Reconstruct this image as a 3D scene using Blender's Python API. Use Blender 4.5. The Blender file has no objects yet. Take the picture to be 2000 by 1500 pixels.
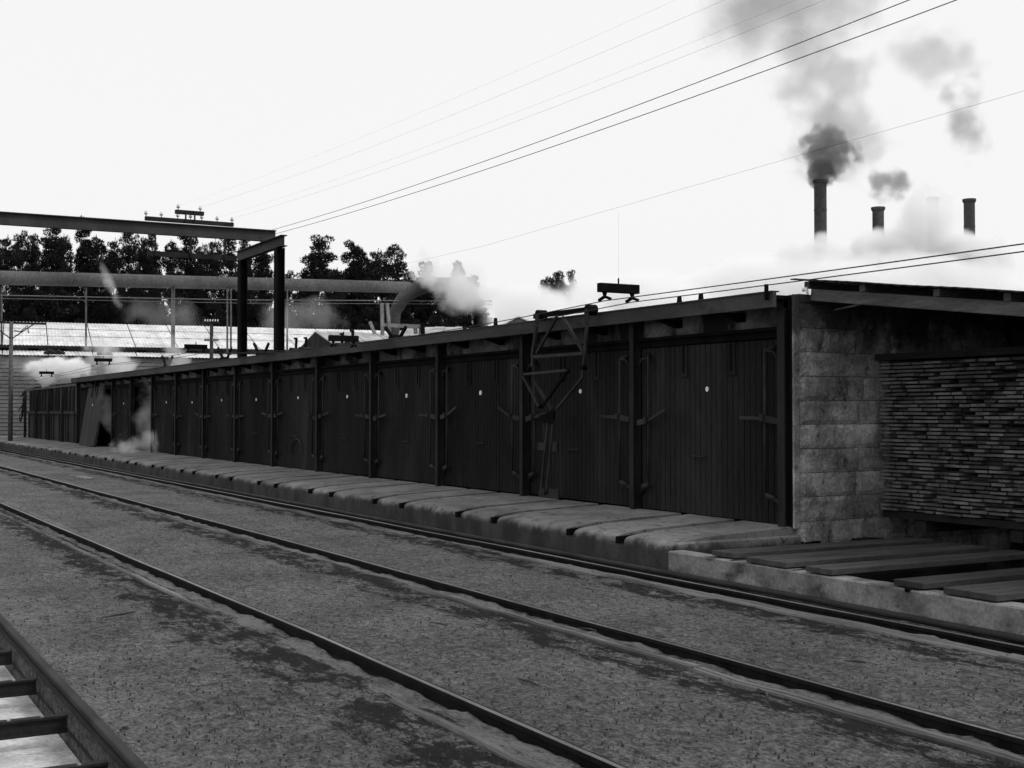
import bpy, bmesh, math, random
import numpy as np
from mathutils import Vector, Matrix, noise as mnoise
random.seed(7); np.random.seed(7)
R = math.radians
# ------------------------------------------------------------------ camera, world, light
SC = bpy.context.scene
COL = SC.collection
F, EYE, HOR = 2463.0, 1.72, 804.0           # focal length in photo pixels, eye height (m), horizon row
PIT = math.atan((HOR - 750) / F)
TH = math.atan(1380 * math.cos(PIT) / F)
cT, sT, cP, sP = math.cos(TH), math.sin(TH), math.cos(PIT), math.sin(PIT)
FW = Vector((-cT * cP, sT * cP, sP)); RT = Vector((sT, cT, 0)); UP = Vector((cT * sP, -sT * sP, cP))
EYEP = Vector((0, 0, EYE))
cam_d = bpy.data.cameras.new('camera'); cam = bpy.data.objects.new('camera', cam_d); COL.objects.link(cam)
cam_d.sensor_width = 36; cam_d.lens = 36 * F / 2000; cam_d.clip_start = 0.1; cam_d.clip_end = 3000
cam.matrix_world = Matrix((( RT.x, UP.x, -FW.x, 0), (RT.y, UP.y, -FW.y, 0), (RT.z, UP.z, -FW.z, EYE), (0, 0, 0, 1)))
SC.camera = cam

SUN_EL, SUN_AZ = 48, 48      # azimuth measured from +Y towards +X : the sun stands beyond the kilns
W = bpy.data.worlds.new('World'); SC.world = W; W.use_nodes = True
wn = W.node_tree; wn.nodes.clear()
sky = wn.nodes.new('ShaderNodeTexSky'); sky.sky_type = 'NISHITA'; sky.sun_disc = False
sky.sun_elevation = R(SUN_EL); sky.sun_rotation = R(SUN_AZ); sky.dust_density = 6; sky.air_density = 1.0; sky.ozone_density = 1
bw = wn.nodes.new('ShaderNodeRGBToBW'); wn.links.new(sky.outputs[0], bw.inputs[0])
mad = wn.nodes.new('ShaderNodeMath'); mad.operation = 'MULTIPLY_ADD'
wn.links.new(bw.outputs[0], mad.inputs[0])
SKY_STR = 0.15
mad.inputs[1].default_value = 0.10; mad.inputs[2].default_value = 5.95     # an even overcast veil over the clear sky
bg = wn.nodes.new('ShaderNodeBackground'); bg.inputs[1].default_value = SKY_STR
wo = wn.nodes.new('ShaderNodeOutputWorld')
wn.links.new(mad.outputs[0], bg.inputs[0]); wn.links.new(bg.outputs[0], wo.inputs[0])
sl = bpy.data.lights.new('sun', 'SUN'); sl.energy = 1.5; sl.angle = R(14); sl.color = (1, 0.995, 0.99)
sun = bpy.data.objects.new('sun', sl); COL.objects.link(sun)
sd = Vector((math.sin(R(SUN_AZ)) * math.cos(R(SUN_EL)), math.cos(R(SUN_AZ)) * math.cos(R(SUN_EL)), math.sin(R(SUN_EL))))
sun.rotation_euler = sd.to_track_quat('Z', 'Y').to_euler(); sun.location = (0, 0, 40)
vs = SC.view_settings; vs.view_transform = 'Standard'; vs.look = 'None'; vs.exposure = 0.0; vs.gamma = 1.0; vs.use_curve_mapping = False
SC.render.engine = 'CYCLES'
cy = SC.cycles; cy.max_bounces = 8; cy.diffuse_bounces = 3; cy.glossy_bounces = 2; cy.volume_bounces = 7; cy.transparent_max_bounces = 8
cy.volume_step_rate = 1.0; cy.volume_max_steps = 96; cy.use_denoising = True

# ------------------------------------------------------------------ geometry of the view: a sight line met with a plane of the place
def ray(u, v): return FW + RT * ((u - 1000) / F) - UP * ((v - 750) / F)
def atY(u, v, Y): d = ray(u, v); return EYEP + d * (Y / d.y)
def atX(u, v, X): d = ray(u, v); return EYEP + d * (X / d.x)
def atZ(u, v, Z): d = ray(u, v); return EYEP + d * ((Z - EYE) / d.z)
def atT(u, v, t): return EYEP + ray(u, v) * t

# ------------------------------------------------------------------ materials
def _n(nt, t, **kw):
    n = nt.nodes.new(t)
    for k, v in kw.items(): setattr(n, k, v)
    return n
class NT:
    """small node helper"""
    def __init__(s, name):
        s.m = bpy.data.materials.new(name); s.m.use_nodes = True; s.t = s.m.node_tree
        s.b = s.t.nodes['Principled BSDF']; s.geo = _n(s.t, 'ShaderNodeNewGeometry')
    def L(s, a, b): s.t.links.new(a, b)
    def math(s, op, a, b=0.0, c=0.0, clamp=False):
        n = _n(s.t, 'ShaderNodeMath', operation=op, use_clamp=clamp)
        for i, x in enumerate((a, b, c)):
            if isinstance(x, (int, float)): n.inputs[i].default_value = x
            else: s.L(x, n.inputs[i])
        return n.outputs[0]
    def pos(s, sc=(1, 1, 1), obj=False):
        mp = _n(s.t, 'ShaderNodeMapping'); mp.inputs['Scale'].default_value = sc
        if obj:
            tc = _n(s.t, 'ShaderNodeTexCoord'); s.L(tc.outputs['Object'], mp.inputs[0])
        else: s.L(s.geo.outputs['Position'], mp.inputs[0])
        return mp.outputs[0]
    def noise(s, scale, detail=4, rough=.55, sc=(1, 1, 1), obj=False, dist=0.0):
        n = _n(s.t, 'ShaderNodeTexNoise'); s.L(s.pos(sc, obj), n.inputs['Vector'])
        n.inputs['Scale'].default_value = scale; n.inputs['Detail'].default_value = detail
        n.inputs['Roughness'].default_value = rough; n.inputs['Distortion'].default_value = dist
        return n.outputs[0]
    def step(s, x, a, b):   # smooth 0..1 between a and b
        n = _n(s.t, 'ShaderNodeMapRange'); n.interpolation_type = 'SMOOTHSTEP'
        s.L(x, n.inputs[0]); n.inputs[1].default_value = a; n.inputs[2].default_value = b
        return n.outputs[0]
    def lerp(s, f, a, b):   # a + f*(b-a)
        n = _n(s.t, 'ShaderNodeMix'); n.data_type = 'FLOAT'
        for i, x in ((0, f), (2, a), (3, b)):
            if isinstance(x, (int, float)): n.inputs[i].default_value = x
            else: s.L(x, n.inputs[i])
        return n.outputs[0]
    def out(s, val, rough=.9, bump=None, bstr=.4, bdist=.01, spec=.3, metal=0.0):
        c = _n(s.t, 'ShaderNodeCombineColor')
        for i in range(3): s.L(val, c.inputs[i])
        s.L(c.outputs[0], s.b.inputs['Base Color'])
        if isinstance(rough, (int, float)): s.b.inputs['Roughness'].default_value = rough
        else: s.L(rough, s.b.inputs['Roughness'])
        s.b.inputs['Specular IOR Level'].default_value = spec; s.b.inputs['Metallic'].default_value = metal
        if bump is not None:
            bp = _n(s.t, 'ShaderNodeBump'); bp.inputs['Strength'].default_value = bstr; bp.inputs['Distance'].default_value = bdist
            s.L(bump, bp.inputs['Height']); s.L(bp.outputs[0], s.b.inputs['Normal'])
        return s.m
def simple(name, lo, hi, scale=6, sc=(1, 1, 1), rough=.85, bscale=60, bstr=.35, rnd=0.0, spec=.12, stain=None, bsc=(1, 1, 1), metal=0.0, bdist=.01):
    n = NT(name)
    a = n.lerp(n.step(n.noise(scale, 6, .6, sc), .32, .68), lo, hi)
    f = n.noise(bscale, 5, .65, bsc)
    a = n.math('MULTIPLY', a, n.lerp(n.step(f, .3, .7), .78, 1.2))
    if stain:   # (value, scale, from, to)
        a = n.lerp(n.step(n.noise(stain[1], 6, .62, stain[4] if len(stain) > 4 else (1, 1, 1), dist=.6), stain[2], stain[3]), a, stain[0])
    if rnd:
        oi = _n(n.t, 'ShaderNodeObjectInfo')
        a = n.math('MULTIPLY', a, n.lerp(oi.outputs['Random'], 1 - rnd, 1 + rnd))
    return n.out(a, rough, f, bstr, bdist, spec, metal)
M = {}
M['door'] = simple('door_paint', .012, .021, 1.1, (1, 1, .3), .95, 40, .3, bsc=(1, 1, .12), rnd=.18, spec=.05, stain=(.030, 1.1, .50, .72, (1, 1, .22)))
M['farwood'] = simple('far_bay_wood', .02, .045, 1.5, (1, 1, .3), .9, 20, .3)
M['door_pale'] = simple('door_paint_pale', .035, .06, 1.3, (1, 1, .25), .8, 40, .3, bsc=(1, 1, .12))
M['steel'] = simple('steel_dark', .012, .024, 3, (1, 1, .5), .75, 50, .25, spec=.12)
M['steel_black'] = simple('steel_black', .003, .007, 3, (1, 1, .5), .85, 50, .2, spec=.05)
M['header'] = simple('header_steel', .030, .060, 1.6, (.4, 1, 1), .7, 30, .25, spec=.15, stain=(.018, 1.6, .52, .68, (.5, 1, 1)))
M['beam'] = simple('gantry_steel', .030, .050, 1.5, (1, 1, 1), .7, 30, .2, spec=.2)
M['bar'] = simple('bar_steel', .014, .034, 2, (1, 1, 1), .7, 50, .2, spec=.15)
M['rail'] = simple('rail_side', .006, .014, 5, (1, 1, 1), .8, 60, .3, spec=.1)
M['railtop'] = simple('rail_tread', .10, .22, 3, (.2, 1, 1), .32, 60, .1, spec=.6, metal=.9)
M['plank'] = simple('plank_old', .035, .06, 3, (3, .4, 1), .8, 30, .5, rnd=.25, bsc=(4, .3, 1))
M['edging'] = simple('edging_timber', .05, .15, 2, (.35, 4, 1), .9, 40, .5, rnd=.25, bsc=(.3, 4, 1))
M['rafter'] = simple('rafter_timber', .06, .12, 3, (.5, 1, 3), .85, 25, .4, bsc=(.4, 1, 3))
M['pale_wood'] = simple('pale_timber', .16, .28, 5, (1, 1, 1), .8, 30, .3)
M['concrete_face'] = simple('kerb_concrete', .10, .24, 2.5, (1, 1, 1), .9, 35, .5, stain=(.045, 1.9, .50, .70, (1, 1, 1.6)))
M['propm'] = simple('prop_iron', .04, .07, 2)
M['pipe'] = simple('pipe_lagging', .055, .10, .5, (1, 1, 1), .75, 6, .15)
M['roof'] = simple('iron_roof', .55, .80, .6, (1, 1, 1), .5, 3, .1, spec=.4, stain=(.30, .5, .60, .8, (1, .4, 1)))
M['weatherboard'] = simple('weatherboard', .12, .16, .6, (1, .4, 1), .85, 8, .2, stain=(.08, .4, .55, .75))
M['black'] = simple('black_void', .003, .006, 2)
M['white'] = simple('white_enamel', .75, .82, 4, rough=.5)
M['glass'] = simple('insulator_glass', .4, .6, 4, rough=.2, spec=.6)
M['leaf'] = simple('pine_needles', .009, .022, .45, (1, 1, 1), .9, 2, .1)
M['bark'] = simple('pine_bark', .03, .06, 1.2, (1, 1, .4), .95, 8, .3)
M['chimney'] = simple('stack_iron', .045, .075, .4, (1, 1, .4), .8, 3, .2)
M['plaster'] = simple('stained_plaster', .05, .17, 1.6, (1, 1, 1.4), .95, 14, .4, stain=(.012, 1.4, .48, .62, (1, 1, .7)))
M['lumber'] = simple('lumber_end', .055, .13, 4, (1, 1, 1), .9, 60, .4, rnd=.6)
M['sticker'] = simple('sticker_wood', .03, .05, 9)
M['pitfloor'] = simple('pit_concrete', .36, .56, 3.0, (1, 1, 1), .95, 30, .4, stain=(.20, 5, .60, .74, (1, .3, 1)))
M['wire'] = simple('wire', .03, .04, 2)
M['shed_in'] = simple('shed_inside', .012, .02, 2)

n = NT('block_concrete')
a = n.lerp(n.step(n.noise(2.2, 6, .6), .3, .7), .20, .44)
a = n.lerp(n.math('MULTIPLY', n.step(n.noise(11, 7, .8, (1, 1, .8)), .57, .66), .8), a, .48)
a = n.lerp(n.math('MULTIPLY', n.step(n.noise(3.4, 9, .80, (1, 1, .7)), .54, .62), .75), a, .05)
a = n.math('MULTIPLY', a, n.lerp(n.step(n.noise(1.4, 6, .7), .40, .62), .62, 1.1))
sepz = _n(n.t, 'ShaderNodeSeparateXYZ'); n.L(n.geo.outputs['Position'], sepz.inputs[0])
roof_shade = n.step(n.math('ADD', sepz.outputs[2], n.math('MULTIPLY', n.noise(3, 4, .6), 1.3)), 3.0, 3.45)   # shade under the shed roof, painted into the top courses
a = n.lerp(n.math('MULTIPLY', roof_shade, .85), a, .022)
oi = _n(n.t, 'ShaderNodeObjectInfo'); a = n.math('MULTIPLY', a, n.lerp(oi.outputs['Random'], .85, 1.4))
f = n.noise(30, 8, .8); M['block'] = n.out(n.math('MULTIPLY', a, n.lerp(n.step(f, .35, .65), .65, 1.3)), .95, f, .9, .02, spec=.08)

n = NT('slab_concrete')
a = n.lerp(n.step(n.noise(1.3, 7, .65), .32, .68), .11, .23)
a = n.lerp(n.step(n.noise(5, 8, .78, (1, 1.4, 1)), .55, .63), a, .045)
a = n.lerp(n.step(n.noise(26, 5, .8), .58, .66), a, .04)
sp = _n(n.t, 'ShaderNodeSeparateXYZ'); n.L(n.geo.outputs['Position'], sp.inputs[0])
grime = n.step(n.math('ADD', sp.outputs[2], n.math('MULTIPLY', n.noise(2.6, 7, .72, (1, 1, .7), dist=.5), .34)), .505, .40)   # splashed dirt on the front face, ragged upper edge
a = n.lerp(n.math('MULTIPLY', grime, .9), a, n.lerp(n.step(n.noise(2.2, 5, .65, (1, 1, .5)), .35, .65), .010, .040))
f = n.noise(50, 6, .7); M['slab'] = n.out(n.math('MULTIPLY', a, n.lerp(f, .75, 1.25)), .95, f, .5, .01)

RAILS = [3.45, 5.60, 7.78]
n = NT('yard_dirt')
sp = _n(n.t, 'ShaderNodeSeparateXYZ'); n.L(n.geo.outputs['Position'], sp.inputs[0]); X_, Y_ = sp.outputs[0], sp.outputs[1]
a = n.lerp(n.step(n.noise(.9, 6, .6), .3, .7), .135, .205)
a = n.math('MULTIPLY', a, n.lerp(n.step(n.noise(11, 6, .7, (1, 1, 1)), .30, .70), .58, 1.22))
a = n.math('MULTIPLY', a, n.lerp(n.step(n.noise(38, 5, .85, (.8, 1, 1)), .40, .60), .45, 1.3))
Yw = n.math('ADD', Y_, n.math('MULTIPLY', n.math('SUBTRACT', n.noise(4.5, 9, .82, (.45, 1, 1)), .5), 1.5))
ph = n.math('FRACT', n.math('DIVIDE', n.math('SUBTRACT', Yw, 3.45 - 2.165 * 4), 2.165))     # 0 at a rail, rising away from the camera
stn = n.math('MULTIPLY', n.step(ph, .60, .655), n.math('SUBTRACT', 1, n.step(ph, .86, .90)))
stn = n.math('MULTIPLY', stn, n.step(n.noise(3.4, 9, .82, (.5, 1, 1)), .45, .50))
a = n.lerp(n.math('MULTIPLY', stn, .92), a, .014)                                               # oil and damp along the rails
spk = n.step(n.noise(15, 7, .85, (.6, 1, 1)), .555, .62); a = n.lerp(n.math('MULTIPLY', spk, .8), a, .022)
spk2 = n.step(n.noise(5.0, 9, .85, (.6, 1.1, 1)), .545, .60); a = n.lerp(n.math('MULTIPLY', spk2, .6), a, .03)
spk3 = n.step(n.noise(26, 5, .8), .64, .70); a = n.lerp(n.math('MULTIPLY', spk3, .5), a, .26)
Ys = n.math('ADD', Y_, n.math('MULTIPLY', n.math('SUBTRACT', n.noise(7, 7, .8, (.5, 1, 1)), .5), .22))
p2 = n.math('FRACT', n.math('DIVIDE', n.math('SUBTRACT', Ys, 3.45 - 2.165 * 4), 2.165))
snd = n.math('MULTIPLY', n.step(n.noise(26, 5, .75, (.5, 1, 1)), .36, .52), n.step(p2, .855, .87), n.math('SUBTRACT', 1, n.step(p2, .925, .945)))
snd = n.math('MULTIPLY', snd, n.step(n.noise(1.6, 7, .75, (.5, 1, 1)), .42, .54)); snd = n.math('MULTIPLY', snd, n.step(Y_, 2.9, 3.0))
a = n.lerp(n.math('MULTIPLY', snd, .8), a, .22)                                                 # pale sand spilt in the flangeway
lime = n.math('MULTIPLY', n.step(Y_, 1.35, 1.42), n.math('SUBTRACT', 1, n.step(Yw, 1.5, 2.0)))
a = n.lerp(n.math('MULTIPLY', lime, n.math('MULTIPLY', .7, n.step(n.noise(45, 6, .8), .48, .60))), a, .36)
f = n.math('ADD', n.noise(12, 8, .8), n.math('MULTIPLY', n.noise(60, 4, .8), .5))
M['dirt'] = n.out(a, .95, f, 1.0, .05, spec=.08)

# ------------------------------------------------------------------ mesh helpers
class MB:
    def __init__(s): s.v = []; s.f = []; s.mi = []; s.cur = 0
    def add(s, vs_, fs_):
        k = len(s.v); s.v += [tuple(p) for p in vs_]; s.f += [tuple(i + k for i in f_) for f_ in fs_]; s.mi += [s.cur] * len(fs_); return s
    def box(s, x0, x1, y0, y1, z0, z1):
        return s.add([(x0, y0, z0), (x1, y0, z0), (x1, y1, z0), (x0, y1, z0), (x0, y0, z1), (x1, y0, z1), (x1, y1, z1), (x0, y1, z1)],
                     [(0, 3, 2, 1), (4, 5, 6, 7), (0, 1, 5, 4), (1, 2, 6, 5), (2, 3, 7, 6), (3, 0, 4, 7)])
    def frame(s, p, q, up=None):
        p, q = Vector(p), Vector(q); d = (q - p).normalized()
        up = Vector(up) if up is not None else (Vector((0, 0, 1)) if abs(d.z) < .95 else Vector((0, 1, 0)))
        a = d.cross(up).normalized(); b = a.cross(d).normalized(); return p, q, d, a, b
    def bar(s, p, q, w, h, up=None):      # rectangular bar between two points, w sideways, h along up
        p, q, d, a, b = s.frame(p, q, up); a = a * (w / 2); b = b * (h / 2)
        return s.add([p - a - b, p + a - b, p + a + b, p - a + b, q - a - b, q + a - b, q + a + b, q - a + b],
                     [(0, 3, 2, 1), (4, 5, 6, 7), (0, 1, 5, 4), (1, 2, 6, 5), (2, 3, 7, 6), (3, 0, 4, 7)][::1])
    def tube(s, pts, r, n=8, cap=True):
        pts = [Vector(p) for p in pts]; k = len(pts); vs_ = []; fs_ = []
        rr = r if isinstance(r, (list, tuple)) else [r] * k
        prev = None
        for i, p in enumerate(pts):
            d = (pts[min(i + 1, k - 1)] - pts[max(i - 1, 0)]).normalized()
            if prev is None: a = d.cross(Vector((0, 0, 1)) if abs(d.z) < .9 else Vector((1, 0, 0))).normalized()
            else: a = (prev - d * prev.dot(d)).normalized()
            prev = a; b = d.cross(a)
            for j in range(n):
                t = 2 * math.pi * j / n; vs_.append(p + (a * math.cos(t) + b * math.sin(t)) * rr[i])
        for i in range(k - 1):
            for j in range(n):
                j2 = (j + 1) % n; fs_.append((i * n + j, i * n + j2, (i + 1) * n + j2, (i + 1) * n + j))
        if cap: fs_ += [tuple(range(n))[::-1], tuple(range((k - 1) * n, k * n))]
        return s.add(vs_, fs_)
    def ibeam(s, p, q, w, h, tf=.02, tw=.016, up=None):
        p, q, d, a, b = s.frame(p, q, up)
        for o_, ww, hh in ((b * (h / 2 - tf / 2), w, tf), (-b * (h / 2 - tf / 2), w, tf)):
            s.bar(p + o_, q + o_, ww, hh, b)
        s.bar(p, q, tw, h - 2 * tf, b); return s
    def sweep(s, prof, pts):              # prof: (y,z) polygon, pts: centre line running along x
        k = len(prof); vs_ = []; fs_ = []
        for p in pts:
            for (y, z) in prof: vs_.append((p[0], p[1] + y, p[2] + z))
        for i in range(len(pts) - 1):
            for j in range(k):
                j2 = (j + 1) % k; fs_.append((i * k + j, (i + 1) * k + j, (i + 1) * k + j2, i * k + j2))
        fs_ += [tuple(range(k)), tuple(range((len(pts) - 1) * k, len(pts) * k))[::-1]]
        return s.add(vs_, fs_)
    def shift(s, d): s.v = [(a[0] - d[0], a[1] - d[1], a[2] - d[2]) for a in s.v]; return s
    def mesh(s, name, mats):
        me = bpy.data.meshes.new(name); me.from_pydata(s.v, [], s.f)
        for m in (mats if isinstance(mats, (list, tuple)) else [mats]): me.materials.append(m)
        if any(s.mi): me.polygons.foreach_set('material_index', s.mi)
        bm = bmesh.new(); bm.from_mesh(me); bmesh.ops.recalc_face_normals(bm, faces=bm.faces); bm.to_mesh(me); bm.free()
        me.update(); return me
def bevel(me, w, seg=1):
    bm = bmesh.new(); bm.from_mesh(me)
    bmesh.ops.bevel(bm, geom=list(bm.edges), offset=w, segments=seg, affect='EDGES', profile=.5); bm.to_mesh(me); bm.free(); return me
def smooth(me): me.polygons.foreach_set('use_smooth', [True] * len(me.polygons)); return me
def tag(o, label=None, cat=None, group=None, kind=None):
    for k, v in (('label', label), ('category', cat), ('group', group), ('kind', kind)):
        if v: o[k] = v
    return o
def link(name, me, parent=None, loc=(0, 0, 0), rot=None):
    o = bpy.data.objects.new(name, me); COL.objects.link(o); o.location = loc
    if rot: o.rotation_euler = rot
    if parent: o.parent = parent
    return o
def thing(name, loc, label, cat, group=None, rot=None):
    o = bpy.data.objects.new(name, None); COL.objects.link(o); o.location = loc; o.empty_display_size = .2
    if rot: o.rotation_euler = rot
    return tag(o, label, cat, group)
def wpart(name, mb, mat, root, bev=0, kind=None, sm=False, label=None):   # world-coordinate mesh under an unrotated root (or a part of it)
    off = Vector((0, 0, 0)); p = root
    while p is not None: off = off + Vector(p.location); p = p.parent
    c = Vector(mb.v[0]) * 0
    me = mb.shift(off).mesh(name, mat)
    if bev: bevel(me, bev)
    if sm: smooth(me)
    o = link(name, me, root)
    if kind: o['kind'] = kind
    if label: o['label'] = label
    return o
def wobj(name, mb, mat, label, cat, group=None, bev=0, sm=False, kind=None):
    loc = Vector(mb.v[0]); me = mb.shift(loc).mesh(name, mat)
    if bev: bevel(me, bev)
    if sm: smooth(me)
    o = link(name, me, None, loc); return tag(o, label, cat, group, kind)

# ------------------------------------------------------------------ key dimensions (metres)
YF = 9.82           # door plane of the kiln front
YP = 8.02           # front face of the loading platform
ZP0, ZP1 = .337, .418   # platform height at its front edge and at the doors
XE = -10.86         # end wall of the kilns
PITCH = 3.0
POSTX = [-11.0 - PITCH * i for i in range(14)] + [-53.8]
FARX = [-53.8, -57.35, -60.9, -64.45, -68.0]
def zslope(y): return ZP0 + (ZP1 - ZP0) * (y - YP) / (YF - YP)
def bend(i, x):      # gentle bends of the two nearer rails
    if i == 0: return -.24 * max(0, min(1, (-x - 9) / 17)) ** 1.0 - max(0, (-x - 26)) * .004
    if i == 1: return -.24 * max(0, min(1, (-x - 16) / 32))
    return 0
def nz(x, y, s=1.0, z=0.0): return mnoise.noise(Vector((x * s, y * s, z)))

# ------------------------------------------------------------------ ground
def ground():
    xs = [1.5]; x = 1.5
    while x > -95: x -= max(.035, .0062 * abs(x - 1.5) + .02) if x < -2 else .15; xs.append(x)
    xs = [600, 250, 100, 40, 15, 6, 3] + xs + [-110, -140, -200, -320, -600, -1200]
    ys = [-600, -250, -100, -40, -15, -5, -2, -1, -.4, 0, .3]
    y = .5
    while y < 7.98:
        ys.append(y); near = min(abs(y - (r - .18)) for r in RAILS + [1.25])
        y += .022 if near < .32 else .05
    ys += [8.0, 8.15, 8.16, 9, 9.9, 11.5, 14.9, 15, 30, 60, 120, 250, 600]
    xs = np.array(xs[::-1]); ys = np.array(ys); nx, ny = len(xs), len(ys)
    V = []
    for X in xs:
        lod = max(.25, 1 - abs(X) / 60)
        for Y in ys:
            z = .022 * nz(X, Y, .9) + .014 * nz(X, Y, 3.1, 3) + .009 * lod * nz(X, Y, 9, 5) + .006 * lod * nz(X, Y, 23, 8) - .012
            for i, r in enumerate(RAILS):
                d = Y - (r + bend(i, X))
                if -.34 < d < -.03:      # flangeway in front of the rail, sand heaped against the edging timber
                    t = max(0, min(1, (d + .24) / .12))
                    z = min(z, 0) - (.010 + .038 * t) * (1 + .5 * nz(X, Y, 2.2, 9) + .35 * nz(X, Y, 11, 11)) if d > -.30 else -.02
                elif -.47 < d <= -.34: z = min(z, -.016)
                elif -.03 <= d < .03: z = -.12
                elif .03 <= d < .10: z = min(z, -.012)
            if 7.84 < Y < 8.1 and X < XE + .3: z -= .07
            if X > XE + .05 and 8.14 < Y < 14.95: z = -.95            # the pit behind the kerb
            if Y < 1.36 and -16 < X < -1.0: z = -.36                  # the pit of the near track
            if 1.36 <= Y < 1.46: z = -.03
            V.append((X, Y, z))
    Fc = [(i * ny + j, (i + 1) * ny + j, (i + 1) * ny + j + 1, i * ny + j + 1) for i in range(nx - 1) for j in range(ny - 1)]
    me = bpy.data.meshes.new('ground'); me.from_pydata(V, [], Fc); me.materials.append(M['dirt'])
    smooth(me); o = link('ground', me); o['kind'] = 'structure'; return o
ground()
p = MB(); p.box(-16, 1.4, -4.5, 1.34, -.26, -.21)
o = link('pit_floor', p.mesh('pit_floor', M['pitfloor'])); o['kind'] = 'structure'

# ------------------------------------------------------------------ rails
RP = [(-.045, -.12), (.045, -.12), (.045, -.108), (.008, -.09), (.008, -.032), (.023, -.026), (.023, 0), (.016, .006), (.000, .008), (-.014, .008), (-.021, .002), (-.023, -.004), (-.023, -.026), (-.008, -.032), (-.008, -.09), (-.045, -.108)]
RLAB = ['nearest long steel rail with a bright worn tread crossing the open yard', 'middle long steel rail sunk in the yard with dark stained dirt in front of it',
        'far steel rail running close along the foot of the concrete platform']
xsr = [4, 0, -2, -4] + [-4 - .5 * i for i in range(1, 60)] + [-34 - 2 * i for i in range(1, 35)]
for i, r in enumerate(RAILS):
    t = thing('track_rail', (-5, r, 0), RLAB[i], 'rail', 'rails of the yard tracks')
    b = MB(); pts = [(x, r + bend(i, x) + .012 * nz(x, r, .25), .004 + .006 * nz(x, r, .4, 4)) for x in xsr]
    b.sweep(RP, pts); o = wpart('rail_bar', b, [M['rail'], M['railtop']], t)
    for pl in o.data.polygons:
        if pl.normal.z > .5 and sum(o.data.vertices[v].co.z for v in pl.vertices) / len(pl.vertices) > .0 and sum(o.data.vertices[v].co.y for v in pl.vertices) / 4 - (bend(i, pl.center.x - 5) + .012 * nz(pl.center.x - 5, r, .25)) < .0: pl.material_index = 1
    # edging timbers in front of the flangeway
    x = 2.0
    while x > -92:
        L = random.uniform(2.6, 5.0) * (1 if x > -40 else 2); miss = random.random() < (.12 if i != 2 else .03)
        if i == 0 and -6.6 < x < -4.3: miss = True
        if not miss:
            for dy, wd in (((-.335, .085), (-.435, .065)) if i == 2 else ((-.345, .05), (-.405, .03)) if i == 1 else ((-.35, .055),)):
                b = MB(); n_ = 9; ww = wd
                pts = [(x - L * k / n_, r + bend(i, x - L * k / n_) + dy + .014 * nz(x - k, r, .8), -.004 + .018 * nz(x - k, r, .6, 6)) for k in range(n_ + 1)]
                b.sweep([(-ww / 2, -.10), (ww / 2, -.10), (ww / 2, .0), (ww * .3, .012), (-ww * .3, .010), (-ww / 2, -.004)], pts)
                wpart('edging_board', b, M['edging'], t)
        x -= L + random.uniform(.02, .08)
# pipe along the platform foot
b = MB(); b.tube([(x, YP - .125 - .02 * math.sin(x * .3), .03 + .012 * nz(x, 0, .4)) for x in np.arange(3, -90, -1.5)], .03, 8)
wobj('ground_pipe', b, M['bar'], 'thin grey pipe lying along the foot of the concrete platform and kerb', 'pipe', sm=True)

# near track frame over the pit (bottom left)
t = thing('steel_track_frame', (-6, 1.4, 0), 'riveted steel track beam with cross members over a pale concrete pit', 'track')
b = MB(); b.ibeam((-15.9, 1.40, -.07), (1.3, 1.40, -.07), .09, .16, .02, .03); wpart('rail_beam', b, M['steel'], t)
b = MB(); b.box(-15.9, 1.3, 1.372, 1.428, .012, .05); wpart('rail_head', b, M['bar'], t, bev=.006)
cxs = []
for (u, v) in ((77, 1308), (138, 1384)): cxs.append(atY(u, v, 1.36).x)
dx = cxs[0] - cxs[1]
for k in range(-5, 6):
    x = cxs[0] + dx * k if k <= 0 else cxs[0] + dx * k
    if not -15.5 < x < 0: continue
    b = MB(); b.ibeam((x, 1.34, -.08), (x, -4.0, -.08), .06, .10, .014, .02); cm = wpart('cross_member', b, M['steel'], t)
    for yy in (1.2, 1.02, .5, .3):
        b = MB(); b.tube([(x + .015, yy, -.032), (x + .015, yy, -.022)], .011, 6); wpart('bolt', b, M['pale_wood'], cm)

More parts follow.
